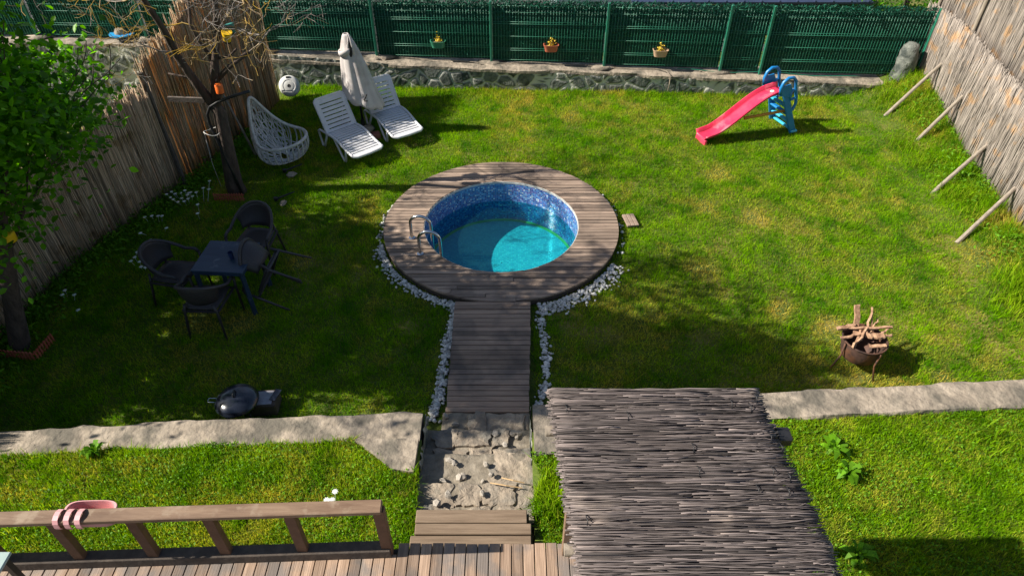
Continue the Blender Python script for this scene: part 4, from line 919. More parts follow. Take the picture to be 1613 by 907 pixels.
# ------------------------------------------------------------------ hanging egg chair basket on the ground
bp = G(441, 262, 0); bp += Vector((.05, .22, 0))
t = thing('egg_chair', 'whitewashed rattan egg chair basket standing on the grass without its hanger', 'chair', bp, math.radians(-24))
def rim(a):       # a=0 front (+x), pi = back
    b_ = (1-math.cos(a))/2; return Vector((.43*math.cos(a)-.03*b_**4, .42*math.sin(a)*(1-.35*b_**6), .40+.05*math.cos(a)+.70*b_**6))
def shell(a, s):  # s 0 = rim, 1 = bottom centre
    p = rim(a); c = Vector((.02, 0, .05)); q = p.lerp(c, s); bul = math.sin(math.pi*s**.8)
    b_ = (1-math.cos(a))/2
    out = Vector((math.cos(a), math.sin(a), 0)); q += out*bul*(.10+.08*b_); q.z -= bul*(.13+.02*b_)*(1 if p.z < .7 else .8); q.z = max(q.z, .03); return q
MB().tube([rim(2*math.pi*i/64) for i in range(64)], .026, 8, closed=True).build('rim', 'wicker', t, smooth='all')
mb = MB()
for k in range(26):
    a = 2*math.pi*k/26; mb.tube([shell(a, s) for s in np.linspace(0, .9, 14)], .014, 6)
for s, lo, hi in ((.42, 0, 2*math.pi), (.62, 0, 2*math.pi), (.80, 0, 2*math.pi), (.90, 0, 2*math.pi)):
    mb.tube([shell(a, s) for a in np.linspace(lo, hi, 60)], .012, 6)
mb.build('ribs', 'wicker', t, smooth='all')
mb = MB()
for k in range(7):                                   # dense criss-cross weave of the back
    s0 = .05+.085*k
    mb.tube([shell(a, s0+.03*math.sin(a*17+k*math.pi)) for a in np.linspace(math.pi*.66, math.pi*1.34, 50)], .009, 5)
for k in range(15):
    a0 = math.pi*(.66+.68*k/14)
    for sg in (-1, 1): mb.tube([shell(min(max(a0+sg*.35*s, math.pi*.64), math.pi*1.36), s*.8) for s in np.linspace(0.01, 1, 12)], .008, 5)
mb.build('weave', 'wicker', t, smooth='all')
tb = G(371, 303); tb.z = 0
t = thing('chair_hanger', 'bent black steel hanger pole tied to the trunk of the bare tree', 'hanger', (tb.x+.17, tb.y-.12, 0))
o_ = t.location.copy()
pts = [(0, 0, 0), (-.08, 0.02, .5), (-.16, .04, 1.0), (-.20, .05, 1.25), (-.19, .05, 1.40), (-.12, .05, 1.52), (.02, .05, 1.60), (.25, .06, 1.68), (.52, .06, 1.76)]
MB().tube(pts, .022, 8).build('pole', 'dark', t, smooth='all')
MB().tube([(-.20+.12*math.cos(a), .06+.12*math.sin(a), 1.12+.02*math.sin(a*2)) for a in np.linspace(0, 6.2, 20)], .006, 5).tube([(-.30, -.0, 1.12), (-.32, -.02, .6), (-.30, -.02, .2)], .004, 4).build('tie_wire', 'wicker', t, smooth='all')
p = G(403, 245); q = GY(352, 150, p.y+.35)
tag(MB().tube([(0, 0, 0), tuple((q-p)*.5), tuple(q-p)], [.022, .02, .018], 8).build('wooden_pole', 'pole', smooth='all', loc=None), 'slim pale wooden pole leaning beside the trunk of the bare tree', 'pole').location = p
# garden spotlights
for (u, v, lab, sc_) in ((460, 278, 'pale stone marker with a fallen black spike light behind it, beside the egg chair', 1), (447, 323, 'pale stone marker with a fallen black spike light behind it, beyond the dining set', .9)):
    t = thing('spike_light', lab, 'light', G(u, v), .3, 'fallen spike lights on stones')
    MB().add(blob(RN, .10*sc_, .45)+np.array([0, 0, .04]), ICO).build('stone', 'concrete', t)
    MB().tube([(-.11, .09, .07), (.10, .12, .11), (.2, .14, .12)], [.016, .014, .008], 7).lathe([(.001, -.03), (.03, -.03), (.035, .02), (.001, .02)], (-.1, .09, .08), 10).build('lamp', 'dark', t, smooth=True)

# ------------------------------------------------------------------ slide
f0, f1 = G(1095, 219), G(1108, 231); l0, l1 = G(1210.6, 187), G(1245, 211)
ft = (f0+f1)/2; ld = (l0+l1)/2; d = ld-ft; d.z = 0; rz = math.atan2(d.y, d.x); SL = d.length
t = thing('toy_slide', 'small red plastic slide with blue ladder and handles on the lawn', 'slide', (ft.x, ft.y, float(lawn_z(ft.x, ft.y))), rz)
TX = SL-.30; TZ = .74
def cz(x):
    s = x/TX; return .09+.03*(1-min(1, s*5))+ (TZ-.1)*(3*s*s-2*s**3)**1.02 if s < 1 else TZ
cs = [(-.175, .055), (-.175, .075), (-.16, .088), (-.145, .08), (-.13, .02), (-.11, 0), (.11, 0), (.13, .02), (.145, .08), (.16, .088), (.175, .075), (.175, .055)]
P_ = np.zeros((34, len(cs), 3))
for i, x in enumerate(np.linspace(0, TX+.12, 34)):
    z = float(cz(x)); dz = (float(cz(x+.01))-float(cz(x-.01)))/.02 if 0.02 < x < TX-.02 else 0; nx_, nz_ = -dz/math.hypot(1, dz), 1/math.hypot(1, dz)
    sc_ = 1 if x > .1 else .75+2.5*x
    for j, (y, h) in enumerate(cs): P_[i, j] = (x+nx_*h*sc_, y, z+nz_*h*sc_)
MB().sheet(P_, -.012).build('chute', 'slide_red', t, smooth='all')
MB().box((TX+.05, 0, TZ-.02), (.20, .30, .035), bev=.008).build('platform', 'slide_red', t)
MB().box((.03, 0, .05), (.05, .30, .10), bev=.008).build('foot', 'slide_red', t)
MB().lathe([(.001, 0), (.035, 0), (.035, .004), (.001, .004)], (TX-.06, .03, TZ-.012), 16, Euler((0, -.25, 0)).to_matrix()).build('sticker', 'sticker', t)
for sy in (-1, 1):
    mb = MB(); yb, yt = sy*.29, sy*.20
    base = Vector((SL+.06, yb, .0)); top = Vector((TX+.04, yt, TZ+.02))
    mb.bar(base, top, .13, .045, up=(0, 1, 0), bev=.012)
    MB().box(base+Vector((.01, 0, .025)), (.15, .085, .055), bev=.02).build('foot', 'slide_aqua', t)
    mb.build('ladder_side', 'slide_blue', t)
    mb = MB(); x0, z0 = TX-.10, TZ+.02      # handle: closed loop rising above the platform and hanging behind the ladder
    loop = [(x0, z0+.02), (x0-.025, z0+.14), (x0+.01, z0+.25), (x0+.09, z0+.31), (x0+.20, z0+.30), (x0+.27, z0+.23), (x0+.30, z0+.10), (x0+.36, z0-.04), (x0+.40, z0-.20), (x0+.37, z0-.32), (x0+.30, z0-.36)]
    mb.tube([(a, yt+sy*.03, b_) for a, b_ in loop], .029, 8)
    mb.tube([(x0+.27, yt+sy*.03, z0+.08), (x0+.20, yt+sy*.03, z0+.0), (x0+.26, yt+sy*.03, z0-.12), (x0+.33, yt+sy*.03, z0-.10)], .026, 7)
    mb.build('handle', 'slide_blue', t, smooth='all')
    pl = [(x0-.02, z0), (x0-.03, z0+.15), (x0+.04, z0+.17), (x0+.17, z0+.19), (x0+.22, z0+.10), (x0+.26, z0-.06), (x0+.2, z0-.05)]
    ya, yb_ = sorted((yt+sy*.02, yt+sy*.045)); n = len(pl)
    MB().add([(a, ya, b_) for a, b_ in pl]+[(a, yb_, b_) for a, b_ in pl], [tuple(range(n)), tuple(range(n, 2*n))[::-1]]+[(i, i+n, (i+1) % n+n, (i+1) % n) for i in range(n)]).build('side_panel', 'slide_blue', t)
for k in range(4):
    s_ = .02+k*.25; x = SL+.06+(TX+.04-SL-.06)*s_; z = .03+(TZ-.1)*s_
    MB().bar((x, -.29+.08*s_, z), (x, .29-.08*s_, z), .09 if k else .06, .04, bev=.012).build('rung', 'slide_aqua' if k != 2 else 'slide_blue', t)
for sy in (-.10,): MB().tube([(TX*.52, sy-.05, cz(TX*.52)-.02), (SL-.12, sy-.06, .40)], .027, 8).build('brace', 'orange_bar', t, smooth=True)

# ------------------------------------------------------------------ fire pit and firewood
fc = (G(1362, 592)+G(1319, 564))/2+Vector((.10, .10, 0)); fc.z = 0
fc = Vector((4.12, 5.60, 0))
t = thing('fire_drum', 'rusty half drum fire pit on thin legs, heaped with firewood', 'fire pit', fc, 0)
MB().lathe([(.001, .13), (.14, .11), (.20, .16), (.232, .29), (.242, .40), (.249, .405), (.249, .415), (.235, .415), (.222, .30), (.19, .19), (.13, .135), (.001, .145)], n=40).build('drum', 'rust', t, smooth=True)
MB().tube([(.249*math.cos(a), .249*math.sin(a), .412) for a in np.linspace(0, 2*math.pi, 40)[:-1]], .008, 6, closed=True).build('rim', 'rust', t, smooth='all')
for a in (-70, 195, 60):
    a = math.radians(a); MB().tube([(.26*math.cos(a), .26*math.sin(a), .40), (.25*math.cos(a), .25*math.sin(a), .2), (.32*math.cos(a), .32*math.sin(a), 0)], .011, 7).build('leg', 'rust', t, smooth='all')
FW = [  # x, y, z, yaw, pitch, length, w, h  (relative to the drum)
 (-.06, .20, .64, 95, 58, .34, .085, .022, 'broad reddish plank standing up at the back of the fire drum'),
 (.07, .16, .62, 75, 50, .36, .03, .03, 'dark slender branch standing up beside the broad plank in the fire drum'),
 (.10, .18, .62, 85, 55, .34, .018, .02, 'pale thin split stick standing up in the fire drum'),
 (.07, .10, .59, -3, 3, .50, .04, .03, 'long pale stick lying level across the back of the fire drum'),
 (-.20, .13, .58, 10, 5, .22, .06, .05, 'dark knotty log end at the back left of the fire drum'),
 (-.18, .00, .56, 12, 4, .26, .045, .02, 'short reddish batten poking out of the fire drum on the left'),
 (-.09, -.04, .57, 45, 12, .36, .035, .03, 'crooked brown stick crossing the front left of the fire drum'),
 (-.10, -.02, .54, 60, 15, .30, .03, .02, 'thin grey stick under the crooked one in the fire drum'),
 (.10, -.01, .57, 2, 0, .20, .10, .025, 'broad golden board offcut on top of the fire drum'),
 (.09, -.13, .53, -4, 4, .18, .055, .02, 'reddish wedge of wood just below the golden board offcut'),
 (.20, .04, .57, 35, 10, .20, .03, .025, 'short pale split stick at the right of the fire drum'),
 (.24, .01, .55, 15, 2, .14, .04, .03, 'small forked stick end poking out of the fire drum on the right'),
 (.02, .03, .55, -25, 5, .3, .04, .03, 'brown split log in the middle of the fire drum'),
 (.12, .14, .58, 48, 22, .24, .025, .025, 'short pale stick leaning at the back right of the fire drum')]
for (x, y, z, yaw, pit, L, w_, h_, lab) in FW:
    w_ *= .85; h_ *= .8
    r = np.random.default_rng(int(abs(x*1000)+abs(yaw))); n = 7
    mb = MB(); V = []; 
    for i in range(n):
        s_ = i/(n-1)-.5; k = 1-.25*abs(s_)*2*r.random(); oy, oz = r.normal(0, .004, 2)*(1 if w_ > .05 else 1.8)
        for (a, b_) in ((-1, -.8), (1, -1), (.9, .8), (-.8, 1)): V.append((s_*L+r.normal(0, .003), a*w_/2*k+oy, b_*h_/2*k+oz))
    f = [(i*4+j, i*4+(j+1) % 4, (i+1)*4+(j+1) % 4, (i+1)*4+j) for i in range(n-1) for j in range(4)]+[(3, 2, 1, 0), tuple((n-1)*4+j for j in range(4))]
    o = mb.add(V, f).build('firewood', 'firewood'); o.location = fc+Vector((x, y, z-.10)); o.rotation_euler = (r.uniform(-.3, .3), -math.radians(pit), math.radians(yaw)); tag(o, lab, 'firewood', 'firewood heaped in the drum')

# ------------------------------------------------------------------ kettle grill
gc = G(372, 628, .3); gc.z = 0
t = thing('kettle_grill', 'low blue-black kettle grill with domed lid beside the left retaining wall', 'grill', gc, 0)
MB().lathe([(.001, .10), (.10, .11), (.18, .17), (.215, .25), (.225, .265), (.001, .265)], n=40).build('bowl', 'enamel', t, smooth=True)
MB().lathe([(.232, .262), (.236, .27), (.228, .285), (.20, .325), (.14, .355), (.07, .37), (.001, .373)], n=40).build('lid', 'enamel', t, smooth='all')
MB().tube([(0, -.035, .365), (0, -.03, .41), (0, .03, .41), (0, .035, .365)], .010, 7).build('lid_handle', 'dark', t, smooth='all')
MB().tube([(-.22, .03, .27), (-.31, .03, .275), (-.315, .0, .275), (-.31, -.025, .275), (-.22, -.025, .27)], .006, 6).build('side_handle', 'steel', t, smooth='all')
for a in (90, 210, 330):
    a = math.radians(a); MB().tube([(.13*math.cos(a), .13*math.sin(a), .14), (.17*math.cos(a), .17*math.sin(a), 0)], .012, 6).build('leg', 'dark', t, smooth='all')
t = thing('concrete_block', 'low dark concrete block under the sheets beside the kettle grill', 'block', G(418, 640, .1)*1.0, .05); t.location.z = 0
MB().box((-.02, .06, .09), (.30, .24, .18), bev=.012).build('block', 'fascia', t)
for (dx, dy, rz, a, b_, m_, lab) in ((.0, .05, .1, .21, .19, 'paper', 'grey printed sheet lying on the block beside the kettle grill'), (.13, .09, -.25, .07, .16, 'enamel', 'narrow dark blue sheet at the right edge of the block')):
    o = MB().box((0, 0, 0), (a, b_, .006)).build('sheet', m_); o.location = t.location+Vector((dx-.02, dy, .186+.008*(m_ == 'enamel'))); o.rotation_euler = (0, 0, rz); tag(o, lab, 'sheet')

# ------------------------------------------------------------------ table and rattan chairs
tc_ = Vector((-3.62, 6.76, 0)); tz = math.radians(-4)
t = thing('garden_table', 'dark blue square plastic garden table on the shaded lawn', 'table', tc_, tz)
mb = MB(); mb.box((0, 0, .705), (.66, .62, .025), bev=.006)
for sx in (-1, 1): mb.box((sx*.305, 0, .67), (.03, .60, .045))
for sy in (-1, 1): mb.box((0, sy*.285, .67), (.58, .03, .045))
mb.build('tabletop', 'table_blue', t)
for sx in (-1, 1):
    for sy in (-1, 1): MB().bar((sx*.29, sy*.27, .69), (sx*.305, sy*.285, 0), .055, .055, bev=.008).build('leg', 'table_blue', t)
p = G(364, 403, .75); t = thing('cup', 'small dark blue cup standing on the garden table', 'cup', (p.x, p.y, .718))
MB().lathe([(.001, 0), (.028, 0), (.034, .09), (.031, .09), (.026, .01), (.001, .008)], n=20).build('body', 'cup', t, smooth=True)
def rchair(label, loc, rz):
    t = thing('rattan_chair', label, 'chair', loc, rz, 'dark rattan chairs around the garden table')
    P_ = np.zeros((9, 9, 3))
    for i in range(9):
        for j in range(9):
            a, b_ = -1+i/4, -1+j/4; k = 1-.06*abs(a*b_); P_[i, j] = (.02+.225*a*k, .22*b_*k*(1-.06*(a < 0)*abs(a)), .435-.012*(1-a*a)*(1-b_*b_)-.03*max(0, a-.7))
    MB().sheet(P_, .022).build('seat', 'rattan_dark', t, smooth='all')
    def top(s): return Vector((-.24-.04+.36*abs(s)**2.3, .285*math.sin(s*1.45), .84-.22*abs(s)**2.0))
    def bot(s): return Vector((-.205+.22*abs(s)**2.2, .23*math.sin(s*1.45), .50+.02*abs(s)))
    P_ = np.zeros((17, 7, 3))
    for i, s in enumerate(np.linspace(-.78, .78, 17)):
        for j in range(7):
            q = bot(s).lerp(top(s), j/6); q.x -= .025*math.sin(math.pi*j/6); P_[i, j] = q
    MB().sheet(P_, .012).build('backrest', 'rattan_dark', t, smooth='all')
    rimp = [top(s) for s in np.linspace(-1, 1, 25)]
    pts = [Vector((.25, -.285, .58)), Vector((.20, -.29, .62))]+[Vector((.08+.06, -.288, .625))]+rimp+[Vector((.08+.06, .288, .625)), Vector((.20, .29, .62)), Vector((.25, .285, .58))]
    MB().tube(pts, .021, 8).build('arm_rim', 'rattan_dark', t, smooth='all')
    for sy in (-1, 1):
        MB().tube([(.25, sy*.285, .59), (.255, sy*.275, .42), (.27, sy*.27, 0)], [.019, .018, .014], 8).build('leg', 'rattan_dark', t, smooth='all')
        MB().tube([(-.21, sy*.17, .52), (-.21, sy*.20, .40), (-.27, sy*.23, 0)], [.018, .017, .014], 8).build('leg', 'rattan_dark', t, smooth='all')
    mb = MB()
    for sy in (-1, 1): mb.bar((-.21, sy*.215, .415), (.25, sy*.25, .415), .025, .025)
    mb.bar((.24, -.25, .415), (.24, .25, .415), .025, .025); mb.bar((-.21, -.2, .415), (-.21, .2, .415), .025, .025); mb.build('seat_frame', 'rattan_dark', t)
    return t
def moved(src, label, loc, rz):
    c = dup(src); c['label'] = label; c.location = loc; c.rotation_euler = (0, 0, rz); return c
c0 = rchair('dark rattan chair standing left of the garden table, facing right', (-4.38, 6.78, 0), math.radians(-8))
moved(c0, 'dark rattan chair at the far side of the garden table, facing the camera', (-3.52, 7.52, 0), math.radians(-97))
moved(c0, 'dark rattan chair nearest the camera, its back turned, at the garden table', (-3.78, 6.27, 0), math.radians(88))
c3 = moved(c0, 'dark rattan chair tipped forward against the right edge of the garden table', (0, 0, 0), 0)
yaw = math.radians(176); phi = math.radians(64); piv = Vector((-2.88, 6.78, .015))
Rm = Matrix.Rotation(yaw, 4, 'Z') @ Matrix.Rotation(phi, 4, 'Y') @ Matrix.Translation((-.27, 0, 0)); c3.matrix_world = Matrix.Translation(piv) @ Rm

# ------------------------------------------------------------------ pots on the fence
def box_pot(name, label, loc, pm, plant_m, w_=.26, plant=1, cord=False):
    t = thing(name, label, 'flower pot', loc, 0, 'pots hung on the green fence')
    n = 28; rings = []
    for (k, z) in ((.72, 0), (.78, .005), (.92, .10), (1.0, .12), (1.02, .125), (1.02, .135), (.93, .135), (.90, .11), (.75, .03)):
        r = []
        for i in range(n):
            a = 2*math.pi*i/n; c, s = math.cos(a), math.sin(a); r.append((w_/2*k*math.copysign(abs(c)**.55, c), w_*.32*k*math.copysign(abs(s)**.55, s), z))
        rings.append(r)
    V = [p for r in rings for p in r]; f = [(i*n+k, i*n+(k+1) % n, (i+1)*n+(k+1) % n, (i+1)*n+k) for i in range(len(rings)-1) for k in range(n)]; f += [tuple(range(n))[::-1], tuple(8*n+k for k in range(n))]
    MB().add(V, f).build('pot', pm, t, smooth=True)
    MB().add([(w_*.44*math.cos(a)*1., w_*.27*math.sin(a), .095) for a in np.linspace(0, 6.283, 17)[:-1]], [tuple(range(16))]).build('compost', 'dry_plant', t)
    for sx in (-.05, .05): MB().tube([(sx, w_*.30, .12), (sx, w_*.32, .20), (sx, w_*.42, .21), (sx, w_*.44, .16)], .012, 6).build('hook', pm, t, smooth='all')
    nl = 60; C_ = np.stack([RN.normal(.0, .035, nl), RN.normal(.01, .03, nl), .10+np.abs(RN.normal(0, .07, nl))], 1)
    leaves('plant', C_, .045, plant_m, .3, parent=t, aspect=.5)
    MB().tube([(0, .0, .09), (.01, 0, .2)], .006, 5).build('stem', 'dry_plant', t)
    return t
for (u, v, m_, lab, nm) in ((690, 70, 'green_pot', 'small green trough pot with yellow plant, leftmost on the green fence', 1), (868, 76, 'terracotta', 'terracotta red trough pot with yellow plant, middle one on the green fence', 1), (1040, 84, 'tan_pot', 'tan trough pot with yellow plant, rightmost on the green fence', 1)):
    x = {690: -1.47, 868: .77, 1040: 2.90}[u]; yy = float(wall_y(x))+.20; p = GY(u, v, yy)
    box_pot('hanging_pot', lab, (p.x, yy, p.z-.06), m_, 'yellow_plant', .30)
for (u, v, lab) in ((902, 97, 'left one of two small pale sprigs growing at the foot of the green fence'), (957, 96, 'right one of two small pale sprigs growing at the foot of the green fence')):
    pass
# pink planter hooked over the railing
p = Vector((-3.24, 2.80, 1.30)); t = thing('railing_planter', 'pink plastic planter hooked over the top of the wooden railing', 'planter', (-3.23, 2.80, 1.33), .02)
n = 32; rings = []
for (k, z) in ((.85, 0), (.9, .01), (.98, .12), (1.03, .13), (1.05, .14), (1.03, .15), (.95, .15), (.93, .13), (.88, .02)):
    rings.append([(.19*k*math.copysign(abs(math.cos(a))**.5, math.cos(a)), .075*k*math.copysign(abs(math.sin(a))**.7, math.sin(a))+.015, z-.09) for a in [2*math.pi*i/n for i in range(n)]])
V = [q for r in rings for q in r]; f = [(i*n+k, i*n+(k+1) % n, (i+1)*n+(k+1) % n, (i+1)*n+k) for i in range(8) for k in range(n)]+[tuple(range(n))[::-1], tuple(8*n+k for k in range(n))]
MB().add(V, f).build('trough', 'pink', t, smooth=True)
for sx in (-.13, -.05, .03):
    P_ = np.zeros((9, 2, 3)); 
    for i, (y_, z_) in enumerate(((-.05, .14), (-.06, .18), (-.09, .195), (-.12, .195), (-.15, .185), (-.165, .16), (-.17, .12), (-.165, .10), (-.16, .09))): P_[i, 0] = (sx-.02, y_, z_); P_[i, 1] = (sx+.02, y_, z_)
    MB().sheet(P_, .006).build('hook', 'pink', t)
# corner of a table on the decking
t = thing('deck_table', 'pale grey-green table on the decking, only its corner in view', 'table', (-3.95, 2.10, .8))
MB().box((0, 0, .70), (.80, .62, .025), bev=.005).build('tabletop', 'glasstop', t)
for sx in (-.36, .36):
    for sy in (-.26, .26): MB().box((sx, sy, .343), (.04, .04, .686)).build('leg', 'dark', t)
# blue thing on the back wall
p = G(182, 66, .80); t = thing('garden_ornament', 'small blue dish with a grey domed stone, standing on the stone wall', 'ornament', (p.x+.1, float(wall_y(p.x))+.25, .79))
MB().box((-.10, 0, .04), (.08, .12, .08), bev=.01).box((.09, 0, .04), (.08, .12, .08), bev=.01).build('foot', 'concrete', t)
MB().lathe([(.001, .085), (.2, .085), (.25, .11), (.25, .125), (.001, .12)], n=24).build('dish', 'blue_toy', t, smooth=True)
MB().lathe([(.13, .12), (.13, .15), (.09, .21), (.001, .235)], (-.02, 0, 0), 16).build('dome', 'concrete', t, smooth=True)
# small plastic edging fences
def edging(label, a, b, n):
    a, b = Vector(a), Vector(b); d = b-a; L = d.length; t = thing('edging_fence', label, 'edging', a, math.atan2(d.y, d.x), 'little terracotta edging fences')
    for k in range(n):
        x = L*(k+.5)/n; mb = MB(); w_ = L/n*.5; hgt = .15
        mb.add([(x-w_/2, -.006, 0), (x+w_/2, -.006, 0), (x+w_/2, -.006, hgt-.02), (x, -.006, hgt), (x-w_/2, -.006, hgt-.02), (x-w_/2, .006, 0), (x+w_/2, .006, 0), (x+w_/2, .006, hgt-.02), (x, .006, hgt), (x-w_/2, .006, hgt-.02)],
               [(0, 1, 2, 3, 4), (9, 8, 7, 6, 5)]+[(i, i+5, (i+1) % 5+5, (i+1) % 5) for i in range(5)]).build('picket', 'terracotta', t)
    for z in (.04, .11): MB().box((L/2, .012, z), (L, .01, .018)).build('rail', 'terracotta', t)
edging('little terracotta plastic edging fence beside the bare tree', G(338, 317), G(386, 317), 12)
edging('little terracotta plastic edging fence under the leafy tree, right part', G(60, 568), G(88, 536), 8)
edging('little terracotta plastic edging fence under the leafy tree, left part', G(0, 563), G(58, 568), 10)
# ------------------------------------------------------------------ trees
def grow(mb, p, d, L, r, depth, rng, tips, bend=.25, nb=(2, 3), up=.15, twist=.6, minr=.004, ratio=.68, sides=None, on=None):
    n = 4; pts = [p.copy()]; rs = [r]; q = p.copy(); dd = d.copy()
    for i in range(n):
        dd = (dd+Vector((rng.gauss(0, bend), rng.gauss(0, bend), rng.gauss(0, bend)+up*.3))*.5).normalized(); q = q+dd*(L/n); pts.append(q.copy()); rs.append(max(minr, r*(1-.4*(i+1)/n)))
    (on or mb).tube(pts, rs, 7 if r > .02 else (5 if r > .008 else 4), cap=False)
    if depth == 0: tips.append((q, dd)); return
    k = rng.randint(*nb)
    for j in range(k):
        s = rng.uniform(.45, 1.) if j else 1.; idx = min(n, max(1, int(round(s*n)))); b = pts[idx]
        nd = (dd+Vector((rng.gauss(0, twist), rng.gauss(0, twist), rng.gauss(0, twist)+up))).normalized()
        grow(mb, b, nd, L*rng.uniform(.6, .9), max(minr, rs[idx]*ratio), depth-1, rng, tips, bend, nb, up, twist, minr, ratio, sides)
rg = random.Random(5)
tb = G(371, 303); tb.z = 0
BT = thing('bare_tree', 'bare old tree with dark trunk and yellow lichened twigs in the left corner', 'tree', tb, 0)
fork = GY(335, 162, tb.y)-tb
a1 = GY(280, 90, tb.y-.1)-tb; a2 = GY(225, -2, tb.y-.3)-tb; a3 = a2+(a2-a1)*.8
b1 = GY(338, 100, tb.y)-tb; b2 = GY(343, 45, tb.y+.05)-tb; b3 = GY(338, -5, tb.y+.1)-tb; b4 = b3+Vector((.05, .1, .6))
mid = GY(356, 225, tb.y)-tb
tr = MB()
tr.tube([Vector((.05, 0, -.1)), Vector((.02, 0, .15)), mid, fork+Vector((.06, 0, -.15)), fork], [.17, .135, .105, .095, .085], 12)
tr.tube([fork+Vector((.02, 0, -.08)), (fork+a1)/2+Vector((-.02, 0, .0)), a1, (a1+a2)/2+Vector((.03, 0, 0)), a2, a3], [.075, .062, .052, .043, .036, .022], 9)
tr.tube([fork+Vector((.03, 0, -.1)), b1, b2, b3, b4], [.072, .055, .045, .036, .02], 9)
lb = GY(300, 40, tb.y)-tb; tr.tube([b1+Vector((-.01, 0, .05)), (b1+lb)/2+Vector((-.03, 0, .02)), lb, GY(296, -10, tb.y)-tb], [.032, .026, .022, .018], 7)
s1 = GY(392, 82, tb.y)-tb; tr.tube([GY(340, 128, tb.y)-tb, GY(362, 105, tb.y)-tb, s1], [.04, .034, .03], 7)
s2 = GY(265, 116, tb.y)-tb; tr.tube([GY(305, 125, tb.y)-tb, GY(285, 120, tb.y)-tb, s2], [.022, .017, .012], 6)
tr.tube([GY(343, 92, tb.y)-tb, GY(360, 90, tb.y)-tb, GY(372, 78, tb.y-.05)-tb], [.022, .02, .016], 6)
tr.build('trunk', 'bark', BT, smooth='all')
tw = MB(); tips = []
st = [(a1, (-.5, -.2, .8), .6, .016, 3), (a2, (-.9, -.2, .3), .7, .02, 4), (a2, (.5, -.3, .4), .7, .016, 4), (a2, (-.3, .2, .6), .8, .02, 4), (a3, (-.3, 0, 1), .8, .018, 4), (a3, (-.8, -.1, .5), .9, .018, 4), (a3, (.6, .1, .7), .8, .016, 4),
      (b2, (.9, -.2, -.1), .7, .018, 4), (b2, (.8, .2, .35), .8, .018, 4), (b3, (1, -.1, .15), .9, .022, 4), (b3, (.6, .2, .8), .9, .02, 4), (b4, (.2, 0, 1), .9, .02, 4), (b4, (.9, -.1, .6), 1., .02, 4), (b4, (-.6, .1, .8), .9, .018, 4), (s1, (.9, 0, .2), .5, .012, 3), (s1, (.5, .1, .7), .6, .014, 4),
      (lb, (-.6, 0, .5), .5, .012, 3), (b1, (-.8, -.1, .5), .35, .008, 2), (b3, (.9, -.2, -.15), .75, .014, 4), (a2, (-.9, -.1, -.1), .8, .016, 4)]
for (p, d, L, r, dp) in st: grow(tw, Vector(p), Vector(d).normalized(), L*.8, r*.8, dp, rg, tips, bend=.45, up=.06, twist=.6, minr=.003)
tw.build('twigs', 'twig', BT, smooth='all')
p = GY(265, 156, tb.y+.05); q = GY(322, 158, tb.y+.02)
tag(MB().bar((0, 0, 0), q-p, .04, .07).build('cross_batten', 'old_wood'), 'grey batten nailed level between the fence post and the bare tree', 'batten').location = p

def lantern(label, p, m_, w_=.06, h_=.10, loop=.10, form=0, tilt=0.):
    t = thing('garden_lantern', label, 'lantern', p, 0); R = Euler((tilt, tilt*.7, .4)).to_matrix()
    if form == 0: pr = [(.001, 0), (w_*.72, 0), (w_*.85, h_*.5), (w_, h_), (w_*.9, h_), (w_*.5, h_*.92), (.001, h_*.92)]
    else: pr = [(.001, -.0), (w_, 0), (w_, h_*.92), (w_*.85, h_), (.001, h_)]
    MB().lathe(pr, n=18, R=R).build('body', m_, t, smooth=True)
    MB().lathe([(.001, -.025), (w_*.7, -.025), (w_*.8, -.001), (.001, -.001)], n=14, R=R).build('base', 'dark', t, smooth=True)
    MB().tube([R @ Vector((-w_*.8, 0, h_)), R @ Vector((-w_*.3, 0, h_+loop*.6)), R @ Vector((0, 0, h_+loop)), R @ Vector((w_*.3, 0, h_+loop*.6)), R @ Vector((w_*.8, 0, h_))], .004, 5).build('handle', 'dark', t, smooth='all')
    return t
lantern('yellow lantern hanging in the bare tree', GY(358, 64, tb.y-.12), 'yellow', .07, .13, .09, 0, .25)
lantern('dark teal lantern hanging just behind the yellow one in the bare tree', GY(366, 52, tb.y+.12), 'teal', .065, .12, .09, 0, -.2)
lantern('orange lantern hanging at the fork of the bare tree', GY(347, 146, tb.y-.12), 'orange', .055, .13, .08, 1, .05)

LT = thing('leafy_tree', 'leafy green fruit tree overhanging the grey reed fence at the left', 'tree', G(33, 548), 0)
lo = LT.location.copy(); mb = MB(); tips = []; rl = random.Random(21)
T = [G(33, 548)-lo, GY(18, 470, lo.y)-lo, GY(8, 400, lo.y)-lo, GY(0, 330, lo.y)-lo, Vector((-.35, .1, 2.6))]
mb.tube([T[0]+Vector((0, 0, -.1))]+T, [.15, .12, .095, .085, .07, .06], 10)
for (p, d, L, r) in [(T[2], (.7, .3, .9), .6, .035), (T[3], (.6, .5, .8), .7, .04), (T[3], (-.8, .3, .7), 1.2, .045), (T[4], (.5, .1, 1), 1.4, .05), (T[4], (-.3, .3, 1), 1.5, .05), (T[4], (-.6, -.4, .8), 1.2, .04), (T[3], (.5, -.4, .9), .6, .035), (T[3], (.1, .8, .7), .8, .04), (T[4], (.1, .0, 1.2), 1.7, .05)]:
    grow(mb, Vector(p), Vector(d).normalized(), L, r, 3, rl, tips, bend=.2, up=.3, twist=.4, minr=.005)
mb.build('trunk', 'bark', LT, smooth='all')
